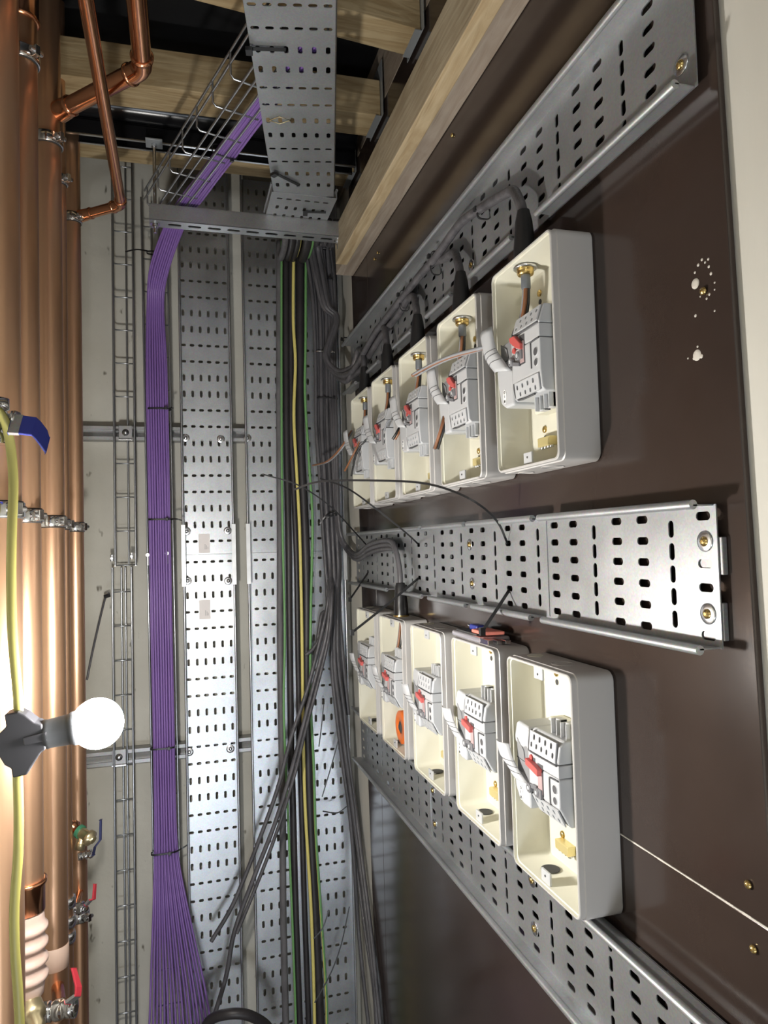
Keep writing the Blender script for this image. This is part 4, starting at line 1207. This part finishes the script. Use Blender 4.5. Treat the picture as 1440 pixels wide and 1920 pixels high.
for (y, zz, lab) in ((1.10, 2.055, 'at the bend nearest the camera'), (1.335, 2.060, 'at the second bend'), (1.545, 2.054, 'at the middle bend')):
    tie_ring('cable_tie', (TX - .012, y, zz), (0, 0, 1), (-1, 0, 0), .0235 if y > 1.2 else .010, .0115, 'black tie round the cables on the highest tray ' + lab, 'ties along the highest tray')
# long loose tie tails, each threaded through a slot of the middle tray
def loose(pts, label, w=.0036):
    b = MB(); ribbon(b, pts, w, .0014)
    return tag(b.build('cable_tie', M['tie']), label, 'cable tie', 'loose ties threaded through the middle tray')


def head(pts):
    return pts


s1 = at(689, 1024, X=TX); s2 = at(784, 1020, X=TX); s3 = at(952, 1020, X=TX)
loose([s1, at(660, 992, Y=1.90), at(620, 950, Y=1.86), at(560, 910, Y=1.84), at(492, 889, Y=1.85)], 'thin black tie tail from the far middle tray to the narrow vertical tray')
loose([s2, at(760, 998, Y=1.50), at(700, 950, Y=1.45), at(650, 915, Y=1.50), at(600, 897, Y=1.55)], 'thin black tie tail curving up left from the centre of the middle tray')
loose([s3, at(930, 975, Y=1.05), at(880, 935, Y=1.05), at(800, 907, Y=1.10), at(700, 901, Y=1.2), at(600, 903, Y=1.3), at(552, 918, Y=1.35)], 'longest black tie tail, arching left from the near part of the middle tray')
for a, c_, lab in (((955, 1106), (904, 1184), 'black tie hanging from the middle tray down to the plastic packet'),
                   ((785, 1084), (660, 1186), 'black tie slanting down left from the centre of the middle tray'),
                   ((690, 1074), (656, 1124), 'short black tie slanting down left at the far end of the middle tray')):
    A = at(*a, X=TX)
    yq = A.y - .05
    C_ = at(*c_, Y=yq)
    mid = (A + C_) / 2 + Vector((-.002, 0, -.003))
    b = MB(); ribbon(b, [A, mid, C_], .0050, .0016)
    d = (C_ - mid).normalized(); q = C_
    b.box(q - Vector((.004, .004, .006)), q + Vector((.004, .004, .006)))
    tag(b.build('cable_tie', M['tie']), lab, 'cable tie', 'hanging ties with heads')
loose(wall_px([(607, 1320), (603, 1360), (598, 1400)], 2.20), 'thin black tie tail on the wide tray behind the slanting cables')
loose(wall_px([(643, 1330), (636, 1380), (620, 1440), (604, 1494)], 2.19), 'thin black tie tail across the right of the wide tray')
loose(wall_px([(617, 1706), (605, 1740), (588, 1760)], 2.17), 'black tie threaded through the wide tray near the bottom')
loose(wall_px([(655, 1700), (640, 1770), (620, 1825), (590, 1880)], 2.17), 'long thin black tie tail at the bottom right of the wide tray')
loose(wall_px([(650, 1512), (632, 1524), (605, 1521)], 2.185), 'pale end of a tie lying across the lower wide tray')
# tie straps seen across the trays
for pts, lab in (([(468, 92), (500, 93), (536, 94)], 'black tie across the underside of the overhead tray near the camera'),
                 ([(515, 325), (535, 335), (561, 348)], 'black tie slanting across the far end of the overhead tray'),
                 ([(573, 398), (592, 398), (611, 399)], 'short black tie under the end piece of the overhead tray')):
    P = [at(x, y, Z=HZ - .006) for x, y in pts]
    r_ = thing('cable_tie', lab, 'cable tie', P[0], 'ties under the overhead tray')
    b = MB(); d = (P[-1] - P[0]).normalized(); s_ = d.cross(Vector((0, 0, 1))).normalized() * .0042
    b.prism([P[0] - s_, P[-1] - s_, P[-1] + s_, P[0] + s_], (0, 0, .0015)); b.build('strap', M['tie'], parent=r_)
    b = MB(); b.prism([P[0] - s_ * 1.9 - d * .007, P[0] - s_ * 1.9 + d * .005, P[0] + s_ * 1.9 + d * .005, P[0] + s_ * 1.9 - d * .007], (0, 0, -.007)); b.build('lock_head', M['tie'], parent=r_)
b = MB(); P = [at(x, y, Z=HZ - .004) for x, y in ((505, 226), (524, 219), (545, 226), (524, 232), (505, 226))]
b.tube(P, .0012, n=6, smooth=0); tag(b.build('wire_clip', M['gunmetal']), 'small diamond shaped wire clip under the overhead tray', 'clip')

# ------------------------------------------------------------------ cores inside the enclosures
def cores(pp, r, cols, group, lab, sp=.0042):
    for k, cn in enumerate(cols):
        o = Vector(((k % 2) * sp - sp / 2, (k // 2) * sp - sp / 2, 0))
        pts = [Vector(p) + o * (1 + .15 * i) for i, p in enumerate(pp)]
        cable('wire_core', pts, r, M[cn], '%s wire core %s' % (({'brown': 'brown', 'blackc': 'black', 'greyc': 'grey'}[cn] if not (cols.count(cn) > 1 and k == cols.index(cn)) else 'upper ' + {'greyc': 'grey'}[cn]), lab), 'wire', group, n=8)


wn = ['from the gland of the nearest upper enclosure', 'from the gland of the second upper enclosure', 'from the gland of the middle upper enclosure',
      'from the gland of the upper enclosure second from the corner', 'from the gland of the upper enclosure closest to the corner']
for i, (y0, zc) in enumerate(rowU):
    g = y0 + EW / 2 - GLU; zt = zc + EH / 2 - .040
    cores([(GX, g, zt), (GX - .001, g + .002, zt - .022), (GX - .004, g + .008, zt - .045), (GX - .012, g + .018, zt - .072)], .0029, ['brown', 'blackc', 'greyc'], 'cores under the upper glands', wn[i])
# cores that pass through the flap of a switch and hang out to the left
z1 = rowU[0][1]; y1 = rowU[0][0] + EW / 2
cores([at(915, 650, X=.447), at(890, 657, X=.440), at(850, 668, X=.430), at(812, 684, X=.426), at(778, 703, X=.424)], .0030, ['greyc', 'blackc', 'brown', 'greyc'], 'cores leaving the nearest upper switch', 'sweeping left out of the nearest upper switch')
cores([at(838, 770, X=.462), at(830, 800, X=.448), at(817, 842, X=.440)], .0029, ['brown', 'blackc', 'greyc'], 'cores hanging from the second switch', 'hanging down below the second upper switch')
cores([at(752, 798, X=.462), at(745, 812, X=.452), at(738, 824, X=.446)], .0028, ['blackc', 'brown'], 'cores at the middle upper switch', 'short stub beside the middle upper switch')
cores([at(735, 787, X=.46), at(728, 792, X=.452), at(722, 808, X=.446)], .0022, ['greyc'], 'cores at the fourth upper switch', 'bent over the fourth upper switch')
cores([at(682, 815, X=.462), at(665, 850, X=.440), at(648, 883, X=.425)], .0026, ['brown'], 'cores from the farthest upper switch', 'pointing down left from the switch by the corner')
cores([at(687, 825, X=.462), at(670, 850, X=.442), at(660, 893, X=.43)], .0024, ['blackc'], 'cores from the farthest upper switch', 'pointing down from the switch by the corner')
cores([at(660, 808, X=.465), at(640, 840, X=.43), at(615, 865, X=.41), at(588, 873, X=.39)], .0024, ['brown', 'greyc'], 'long cores at the corner', 'reaching left over the black bundle')
i = 3; y0, zc = rowL[3]
cores([(.4965, g4, zc + EH / 2 - .012), (.492, g4 + .002, zc + .10), (.488, g4 + .004, zc + .075)], .0028, ['brown', 'blackc', 'greyc'], 'cores in the box with the orange reel', 'above the switch in the box with the orange reel')

# ------------------------------------------------------------------ small things in and on the lower enclosures
y0, zc = rowL[3]
zf = zc - EH / 2 + .009
yr = y0 + .098
r_ = thing('tape_reel', 'orange round reel with a dark hub standing in the fourth lower enclosure', 'reel', (.497, yr, zf))
b = MB(); b.lathe((.513, yr, zf + .0405), (-1, 0, 0), [(0, .034), (.002, .0375), (.026, .0375), (.028, .034), (.028, .016), (.020, .016)], 32); b.build('orange_case', M['orange'], parent=r_)
b = MB(); b.lathe((.4935, yr, zf + .0405), (-1, 0, 0), [(0, .0155), (.006, .0150), (.010, .006)], 20); b.build('hub', M['hole'], parent=r_)
b = MB(); b.box((.487, yr - .012, zf + .002), (.492, yr + .008, zf + .014)); b.build('end_hook', M['zinc'], parent=r_)

y0, zc = rowL[1]; zt = zc + EH / 2 + .0008
r_ = thing('parts_packet', 'clear plastic packet with metal strips lying on a lower enclosure', 'packet', (.497, y0 + .09, zt))
b = MB(); b.box((.4685, y0 + .060, zt), (.5235, y0 + .185, zt + .010)); b.build('plastic_film', M['bag'], parent=r_, bevel=.004, seg=3)
b = MB()
for k in range(3): b.box((.470 + k * .015, y0 + .030, zt + .001), (.480 + k * .015, y0 + .070, zt + .009 - .001 * k))
b.build('metal_strip', M['chrome'], parent=r_, bevel=.001)
b = MB(); b.box((.474, y0 + .085, zt + .0100), (.515, y0 + .175, zt + .0125)); b.build('dark_insert', M['hole'], parent=r_)
zt2 = zt + .0127
r_ = thing('small_tool', 'small metal tool with blue and red grips lying on the packet', 'tool', (.495, y0 + .11, zt2))
b = MB(); b.tube([(.500, y0 + .180, zt2 + .004), (.497, y0 + .150, zt2 + .003)], .0022, n=8, smooth=0); b.build('metal_shaft', M['chrome'], parent=r_)
b = MB(); b.box((.488, y0 + .118, zt2), (.506, y0 + .150, zt2 + .010)); b.build('blue_grip', M['bluep'], parent=r_, bevel=.003, seg=3)
b = MB(); b.prism([(.476, y0 + .062, zt2), (.476, y0 + .112, zt2), (.508, y0 + .118, zt2), (.512, y0 + .055, zt2)], (0, 0, .006)); b.build('red_grip', M['pink'], parent=r_, bevel=.002, seg=2)

# ------------------------------------------------------------------ copper pipes along the left
XP = -.25


def centre_for(px_right, r):
    """y of an upright pipe of radius r on the line x = XP whose right edge is seen at px_right."""
    best = None
    for k in range(900):
        y = .9 + k * .002
        ang = math.atan2(XP, y); dist = math.hypot(XP, y)
        e = ang + math.asin(r / dist)
        P = EYE + Vector((math.sin(e) * 2, math.cos(e) * 2, 0))
        q = P - EYE; px = 720 + FPX * q.dot(RT) / q.dot(FW)
        if best is None or abs(px - px_right) < best[0]: best = (abs(px - px_right), y)
    return best[1]


specs = [(42, .0335, 'widest copper pipe at the left edge of the picture', 'copper'),
         (78, .0270, 'second upright copper pipe from the left edge', 'copper'),
         (122, .0270, 'third upright copper pipe, with the large branch near the ceiling', 'copper'),
         (131, .0140, 'thin copper pipe mostly hidden behind the third one', 'copper'),
         (158, .0210, 'copper pipe nearest the concrete wall, with the small branch', 'copper')]
PY = []
for px, r, lab, mm in specs:
    y = centre_for(px, r); PY.append((y, r))
    z0 = -.598
    if px == 78: z0 = .955
    b = MB(); b.tube([(XP, y, z0), (XP, y, 2.79)], r, n=40, smooth=0)
    tag(b.build('copper_pipe', M[mm]), lab, 'pipe', 'upright copper pipes')


def pipe_clip(y, z, r, label):
    q = thing('pipe_clip', label, 'clip', (XP, y, z), 'pipe clips')
    b = MB(); b.lathe((XP, y, z - .011), (0, 0, 1), [(0, r + .0008), (0, r + .0035), (.001, r + .0045), (.021, r + .0045), (.022, r + .0035), (.022, r + .0008)], 36); b.build('band', M['chrome'], parent=q)
    b = MB(); b.lathe((XP, y, z - .0125), (0, 0, 1), [(0, r + .0006), (0, r + .002), (.025, r + .002), (.025, r + .0006)], 36); b.build('rubber_lining', M['rubber'], parent=q)
    for sg in (1, -1):
        a = R(-42 if sg > 0 else 138)
        d = Vector((math.cos(a), math.sin(a), 0)); c = Vector((XP, y, z)) + d * (r + .010); t = Vector((-d.y, d.x, 0))
        b = MB()
        b.prism([c - d * .009 - t * .0045 + Vector((0, 0, -.009)), c + d * .008 - t * .0045 + Vector((0, 0, -.009)), c + d * .008 + t * .0045 + Vector((0, 0, -.009)), c - d * .009 + t * .0045 + Vector((0, 0, -.009))], (0, 0, .018))
        e = b.build('ear', M['chrome'], parent=q, bevel=.001)
        b = MB(); b.lathe(c - t * .011 + d * .002, t, [(0, .0045), (.004, .0050), (.018, .0050), (.0235, .0042)], 12); b.build('clip_screw', M['zinc'], parent=e)
    b = MB(); b.cyl((XP - r - .004, y, z), (-.42, y, z), .005, 10); b.build('stud', M['zinc'], parent=q)
    return q


nm5 = ['widest pipe', 'second pipe', 'third pipe', 'thin hidden pipe', 'pipe nearest the concrete']
for i, (y, r) in enumerate(PY):
    pipe_clip(y, 1.5635, r, 'chrome clip with rubber lining on the %s, at camera height' % nm5[i])
    pipe_clip(y, 2.362, r, 'chrome clip with rubber lining on the %s, up near the ceiling' % nm5[i])
pipe_clip(PY[4][0], .600, PY[4][1], 'chrome clip low on the pipe nearest the concrete')


def copper_run(pts, r, label, collars):
    q = thing('copper_branch', label, 'pipe', pts[0], 'copper branches near the ceiling')
    P = [Vector(p) for p in pts]
    for i in range(len(P) - 1):
        d = (P[i + 1] - P[i]).normalized()
        a = P[i] + d * (r * 1.1 if i else 0); c = P[i + 1] - d * (r * 1.1 if i < len(P) - 2 else 0)
        b = MB(); b.tube([a, c], r, n=24, smooth=0); b.build('tube', M['copper2'], parent=q)
    for i in range(1, len(P) - 1):
        d1 = (P[i] - P[i - 1]).normalized(); d2 = (P[i + 1] - P[i]).normalized()
        b = MB(); k = r * 1.35
        arc = [P[i] - d1 * k, P[i] - d1 * k * .45 + d2 * k * .08, P[i] + (d2 - d1) * k * .26, P[i] + d2 * k * .45 - d1 * k * .08, P[i] + d2 * k]
        b.tube([P[i] - d1 * k * 1.5] + arc + [P[i] + d2 * k * 1.5], r * 1.10, n=24, smooth=5)
        e = b.build('elbow', M['copper2'], parent=q)
        for c, d in ((P[i] - d1 * k * 1.45, d1), (P[i] + d2 * k * 1.45, d2)):
            MB().lathe(c - d * .004, d, [(0, r * 1.05), (.001, r * 1.24), (.006, r * 1.24), (.008, r * 1.05)], 24).build('collar', M['copper2'], parent=e)
    c = P[0]; d = (P[1] - P[0]).normalized()
    MB().lathe(c + d * collars * .55, d, [(0, r * 1.25), (.020, r * 1.18), (.030, r * 1.12), (.036, r * 1.22), (.040, r * 1.05)], 24).build('tee_socket', M['copper2'], parent=q)
    return q


y3, r3 = PY[2]; y5, r5 = PY[4]
zt_ = at(118, 215, Y=y3).z
el = at(268, 128, Z=zt_)
P0 = Vector((XP + r3 * .6, y3, zt_))
copper_run([P0, el, Vector((el.x - .012, .35, zt_))], .0175, 'large copper branch from the third pipe bending towards the camera', r3)
zt5 = at(155, 408, Y=y5).z
el = at(227, 384, Z=zt5)
copper_run([Vector((XP + r5 * .6, y5, zt5)), el, Vector((el.x - .004, .55, zt5))], .0125, 'small copper branch from the pipe nearest the concrete bending towards the camera', r5)
# collars on the second pipe
y2, r2 = PY[1]
zc_ = at(70, 48, Y=y2).z
tag(MB().lathe((XP, y2, zc_), (0, 0, 1), [(0, r2 + .0005), (.001, r2 + .004), (.005, r2 + .005), (.008, r2 + .003), (.06, r2 + .003), (.062, r2 + .0005)], 36).build('pipe_collar', M['copper2']), 'copper coupling high on the second pipe', 'coupling')
# valve assembly below the second pipe
q = thing('pressing_assembly', 'ribbed coupling with pale brass drain plug hanging below the second copper pipe', 'fitting', (XP, y2, .60))
zt = .960
MB().lathe((XP, y2, zt), (0, 0, -1), [(0, r2 + .0005), (0, r2 + .005), (.006, r2 + .005), (.010, r2 + .002), (.050, r2 + .002), (.052, r2 - .002)], 36).build('copper_socket', M['copper2'], parent=q)
prof = [(0, r2 * .98), (.012, r2 * 1.02)]
for k in range(4):
    a = .022 + k * .026
    prof += [(a, r2 * 1.06), (a + .003, r2 * 1.22), (a + .009, r2 * 1.22), (a + .012, r2 * 1.06), (a + .020, r2 * 1.02)]
prof += [(.135, r2 * .95), (.140, r2 * .8)]
MB().lathe((XP, y2, zt - .050), (0, 0, -1), prof, 36).build('ribbed_sleeve', M['collar'], parent=q)
MB().lathe((XP, y2, zt - .185), (0, 0, -1), [(0, r2 * .78), (.05, r2 * .80), (.075, r2 * .72), (.09, r2 * .72)], 28).build('pale_body', M['gunmetal'], parent=q)
d = Vector((.42, -.8, -.42)).normalized()
c = Vector((XP + .004, y2 - .010, zt - .195))
MB().lathe(c, d, [(0, .020), (.022, .021), (.030, .018), (.032, .013), (.046, .013), (.048, .009), (.056, .009)], 24).build('drain_plug', M['gunmetal'], parent=q)
zz = zt - .275
MB().lathe((XP, y2, zz), (0, 0, -1), [(0, r2 * .8), (0, r2 * 1.22), (.006, r2 * 1.28), (.016, r2 * 1.28), (.02, r2 * 1.12), (.038, r2 * 1.15), (.044, r2 * 1.25), (.052, r2 * 1.3), (.075, r2 * 1.15), (.085, r2 * .95)], 36).build('union_ring', M['chrome'], parent=q)
MB().tube([(XP, y2, zz - .06), (XP, y2, -.598)], r2, n=30, smooth=0).build('lower_pipe', M['copper'], parent=q)
# drawn tape collar on the third pipe
tag(MB().lathe((XP, y3, at(105, 1790, Y=y3).z - .022), (0, 0, 1), [(0, r3 + .0002), (.0004, r3 + .0007), (.044, r3 + .0007), (.0444, r3 + .0002)], 36).build('tape_band', mat('pale_tape', (.62, .45, .36), .5)), 'pale tape band low on the third copper pipe', 'tape')


def lever_valve(c, ax, stem, lever_pts, r, mlev, label, w=.016, dark=None):
    """Ball valve: body along ax, stem direction, flat lever through lever_pts."""
    c = Vector(c); ax = Vector(ax).normalized(); st = Vector(stem).normalized()
    q = thing('lever_valve', label, 'valve', c, 'lever valves')
    MB().lathe(c - ax * r * 1.9, ax, [(0, r), (0, r * 1.2), (r * .9, r * 1.2), (r, r * 1.0), (r * 1.5, r * 1.25), (r * 2.3, r * 1.25), (r * 2.8, r), (r * 2.9, r * 1.2), (r * 3.8, r * 1.2), (r * 3.8, r)], 24).build('valve_body', M['chrome'], parent=q)
    MB().lathe(c, st, [(0, r * .7), (r * 1.6, r * .65), (r * 1.65, r * .9), (r * 2.0, r * .9), (r * 2.05, r * .45), (r * 2.5, r * .45)], 6).build('stem_nut', M['zinc'], parent=q)
    P = [Vector(p) for p in lever_pts]
    side = (P[1] - P[0]).cross(st).normalized() * (w / 2)
    b = MB(); vs = []
    for i, p in enumerate(P):
        k = 1.0 if i < len(P) - 1 else .8
        dn = (P[min(i + 1, len(P) - 1)] - P[max(i - 1, 0)]).normalized().cross(side).normalized() * .0022
        vs += [p - side * k - dn, p + side * k - dn, p + side * k + dn, p - side * k + dn]
    b.add(vs, [(4 * i + j, 4 * (i + 1) + j, 4 * (i + 1) + (j + 1) % 4, 4 * i + (j + 1) % 4) for i in range(len(P) - 1) for j in range(4)] + [(3, 2, 1, 0), tuple(range(4 * len(P) - 4, 4 * len(P)))])
    n0 = len(P) - 1
    if dark is not None:
        MB().tube([c, (XP + .005, min((q_[0] for q_ in PY), key=lambda v_: abs(v_ - c.y)), c.z)], r * .8, n=14, smooth=0).build('branch_tail', M['copper2'], parent=q)
    lv = b.build('lever', mlev, parent=q, bevel=.0012, seg=2)
    if dark:
        b = MB(); b.tube([P[0], P[0].lerp(P[1], .38)], .0001, n=4, smooth=0)
        b = MB(); A, B_ = P[0], P[0].lerp(P[1], .95)
        dn = (B_ - A).normalized().cross(side).normalized() * .0026
        b.add([A - side * 1.02 - dn, A + side * 1.02 - dn, A + side * 1.02 + dn, A - side * 1.02 + dn, B_ - side * 1.02 - dn, B_ + side * 1.02 - dn, B_ + side * 1.02 + dn, B_ - side * 1.02 + dn],
              [(0, 1, 5, 4), (1, 2, 6, 5), (2, 3, 7, 6), (3, 0, 4, 7), (3, 2, 1, 0), (4, 5, 6, 7)])
        b.build('bare_steel_end', M['strut'], parent=lv)
    return q


YV = 1.06
lever_valve(at(-12, 790, Y=YV), (0, 0, 1), (1, -.25, 0), [at(20, 796, Y=YV - .02), at(41, 797, Y=YV - .022), at(64, 800, Y=YV - .024), at(72, 808, Y=YV - .026), at(84, 824, Y=YV - .028), at(89, 836, Y=YV - .030)], .016, M['bluep'],
            'chrome valve with blue lever at the left edge, upper half of the picture', w=.030, dark=True)
lever_valve(at(40, 1392, Y=1.135) + Vector((-.06, 0, 0)), (0, 1, 0), (1, 0, 0), [at(-6, 1397, Y=1.13), at(6, 1400, Y=1.13), at(6, 1412, Y=1.13)], .012, M['strut'], 'small chrome valve behind the bulb holder', w=.014)
# small drain cock and its companions low on the right pipes
yq = PY[3][0] + .03
c = at(140, 1553, Y=yq)
q = thing('drain_cock', 'brass drain cock with a green ring low beside the thin copper pipe', 'drain cock', c)
dd = Vector((.75, -.55, -.36)).normalized()
MB().lathe(c - dd * .018, dd, [(0, .012), (.010, .012), (.012, .016), (.018, .016), (.020, .012), (.030, .013)], 20).build('copper_stub', M['copper2'], parent=q)
MB().lathe(c + dd * .012, dd, [(0, .0150), (.008, .0150)], 20).build('green_ring', mat('green_rubber', (.05, .22, .12), .5), parent=q)
MB().lathe(c + dd * .020, dd, [(0, .012), (.020, .012), (.022, .017), (.030, .017), (.033, .010), (.038, .008)], 20).build('brass_body', M['gunmetal'], parent=q)
c3 = c + dd * .026
MB().lathe(c3, (-.25, -.1, -1), [(0, .009), (.014, .009), (.016, .011), (.034, .011), (.034, .007)], 16).build('spout', M['gunmetal'], parent=q)
ya = PY[4][0] - .02
lever_valve(at(160, 1603, Y=ya), (1, 0, .1), (1, -.5, 0), [at(175, 1603, Y=ya - .03), at(178, 1588, Y=ya - .035), at(188, 1575, Y=ya - .035), at(189, 1537, Y=ya - .03)], .0085, M['navy'], 'tiny valve with dark blue lever low beside the concrete wall', w=.008, dark=False)
lever_valve(at(140, 1704, Y=ya - .08), (1, -.1, .1), (1, -.5, 0), [at(161, 1697, Y=ya - .11), at(170, 1687, Y=ya - .11), at(176, 1686, Y=ya - .11), at(178, 1657, Y=ya - .105)], .0110, M['redp'], 'small valve with red lever low between the copper pipes', w=.013, dark=True)
yc_ = PY[2][0] - .10
lever_valve(at(112, 1893, Y=yc_), (1, -.2, .1), (.8, -.5, .2), [at(127, 1880, Y=yc_ - .03), at(146, 1866, Y=yc_ - .035), at(147, 1850, Y=yc_ - .035), at(138, 1815, Y=yc_ - .03)], .0150, M['redp'], 'valve with long red lever at the bottom left of the picture', w=.016, dark=True)
for (px, py, r, lab) in ((131, 1680, .019, 'upper'), (133, 1716, .019, 'middle'), (135, 1745, .018, 'lower')):
    p = at(px, py, Y=PY[3][0]); p.x = XP
    tag(MB().lathe(p, (0, 0, -1), [(0, .0142), (0, r), (.010, r * 1.08), (.022, r), (.022, .0142)], 24).build('press_fitting', M['zinc']), '%s zinc coloured press fitting on the thin hidden pipe' % lab, 'fitting', 'press fittings on the thin pipe')

# ------------------------------------------------------------------ festoon lamp
q = thing('festoon_lamp', 'lit site bulb in a black holder on a yellow cable', 'lamp', at(40, 1388, Y=1.05))
H = at(40, 1388, Y=1.05)
ax = (BULB - H).normalized(); ax = Vector((ax.x, 0, ax.z)).normalized()
# holder body: a tapered block that grips the cable, then the round skirt
b = MB()
u = Vector((-ax.z, 0, ax.x)); v = Vector((0, 1, 0))
def hp(a, c_, d): return H + ax * a + u * c_ + v * d
poly = [(-.026, -.008), (-.020, -.024), (-.013, -.030), (-.013, -.042), (.004, -.042), (.010, -.034), (.024, -.018), (.030, -.015), (.030, .017), (.022, .022), (.012, .034), (.004, .040), (-.012, .040), (-.012, .024), (-.020, .018), (-.026, .006)]
b.prism([hp(a, c_, -.016) for a, c_ in poly], v * .032)
b.build('holder_body', M['holder'], parent=q, bevel=.0018, seg=2)
b = MB(); b.box(hp(-.046, -.005, -.006), hp(-.020, .005, .006)); b.build('hanging_hook', M['holder'], parent=q, bevel=.002)
b = MB()
b.prism([hp(.006, -.004, -.0185), hp(.034, -.004, -.0185), hp(.034, .008, -.0185), (hp(.006, .006, -.0185))], v * .004); b.build('latch', M['holder'], parent=q, bevel=.001)
b = MB(); b.lathe(H + ax * .026 + u * .001, ax, [(0, .0165), (.004, .0195), (.008, .0185), (.034, .0200), (.037, .0220), (.046, .0220), (.048, .0195)], 32); b.build('skirt', M['holder2'], parent=q)
L_ = (BULB - H).length
b = MB(); s0 = .073
b.lathe(H + ax * s0 + u * .001, ax, [(0, .0165), (.004, .0170), (.010, .0185), (.018, .0215)], 28); b.build('bulb_neck', M['neck'], parent=q)
b = MB(); rbulb = .0335; pr = []
cc = (BULB - H).dot(ax)
for k in range(0, 15):
    a = R(-140 + k * 10) if False else R(-52 + k * (142 / 14))
    pr.append((cc + rbulb * math.sin(a), rbulb * math.cos(a)))
pr = [(s0 + .018, .0215)] + pr
b.lathe(H + u * .001, ax, pr, 32); b.build('glass_globe', M['bulb'], parent=q)
# flat yellow cable through the holder
pts = [at(-80, 720, Y=1.03), at(-30, 748, Y=1.03), at(2, 775, Y=1.035), at(17, 820, Y=1.045), at(25, 900, Y=1.05), at(22, 1000, Y=1.05), at(21, 1100, Y=1.05), at(24, 1200, Y=1.05), at(33, 1300, Y=1.05), at(35, 1345, Y=1.05), at(35, 1390, Y=1.05), at(33, 1440, Y=1.05),
       at(35, 1520, Y=1.05), at(34, 1600, Y=1.05), at(27, 1700, Y=1.05), at(28, 1780, Y=1.05), at(33, 1850, Y=1.05), at(37, 1925, Y=1.05), at(37, 2050, Y=1.05)]
P = smooth_path(pts, 5); b = MB(); vs = []
for p in P:
    for k in range(12):
        a = 2 * PI * k / 12; vs.append(p + Vector((math.cos(a) * .0062, math.sin(a) * .0042, 0)))
b.add(vs, [(i * 12 + k, i * 12 + (k + 1) % 12, (i + 1) * 12 + (k + 1) % 12, (i + 1) * 12 + k) for i in range(len(P) - 1) for k in range(12)], True)
tag(b.build('yellow_cable', M['yellow']), 'flat yellow site cable hanging down the left edge through the lamp holder', 'cable')
# unseen lamp added behind the camera to fill the shaded sides
q = thing('festoon_lamp', 'added fill bulb out of view behind the camera', 'lamp', (-.15, -.95, 2.05))
MB().lathe((-.15, -.95, 2.15), (0, 0, -1), [(0, .016), (.05, .02), (.055, .018)], 20).build('skirt', M['holder'], parent=q)
MB().lathe((-.15, -.95, 2.10), (0, 0, -1), [(0, .015), (.02, .022), (.04, .033), (.058, .038), (.078, .034), (.092, .018), (.096, .001)], 24).build('glass_globe', M['fill_bulb'], parent=q)

# ------------------------------------------------------------------ bits at the bottom and on the concrete
b = MB(); pts = [at(372, 1960, Y=2.10), at(392, 1915, Y=2.08), at(430, 1901, Y=2.05), at(470, 1905, Y=2.05), at(505, 1930, Y=2.08), at(520, 1980, Y=2.10)]
b.tube(pts, .0135, n=14); tag(b.build('black_conduit', M['black2']), 'thick black conduit arching up at the bottom edge', 'conduit')
cable('purple_cable', [at(163, 1275, Y=2.26), at(175, 1215, Y=2.27), at(190, 1150, Y=2.25), at(198, 1120, Y=2.235), at(205, 1112, Y=2.23)], .0030, M['black'], 'thin dark rod leaning on the concrete wall above the bulb', 'rod', None).name = 'leaning_rod'
b = MB(); c = at(200, 1120, Y=2.235); b.lathe(c - Vector((.006, 0, -.002)), (1, -.2, .3), [(0, .006), (.016, .006)], 10)
tag(b.build('rod_clip', M['tie']), 'small black clip holding the dark rod to the empty basket', 'clip')

# housing and stand added for the assumed work light, unseen low behind the camera (its beam is set at the top of the script)
q = thing('assumed_work_light', 'assumed square site floodlight on a stand, unseen behind the camera', 'lamp', (-.12, -1.24, -.598))
MB().box((-.38, -1.30, -.34), (.14, -1.225, .04)).build('housing', M['holder'], parent=q, bevel=.01)
MB().tube([(-.12, -1.26, -.33), (-.12, -1.26, -.56)], .015, n=12, smooth=0).build('stand', M['strut'], parent=q)
MB().box((-.32, -1.36, -.598), (.08, -1.16, -.565)).build('foot', M['strut'], parent=q, bevel=.004)
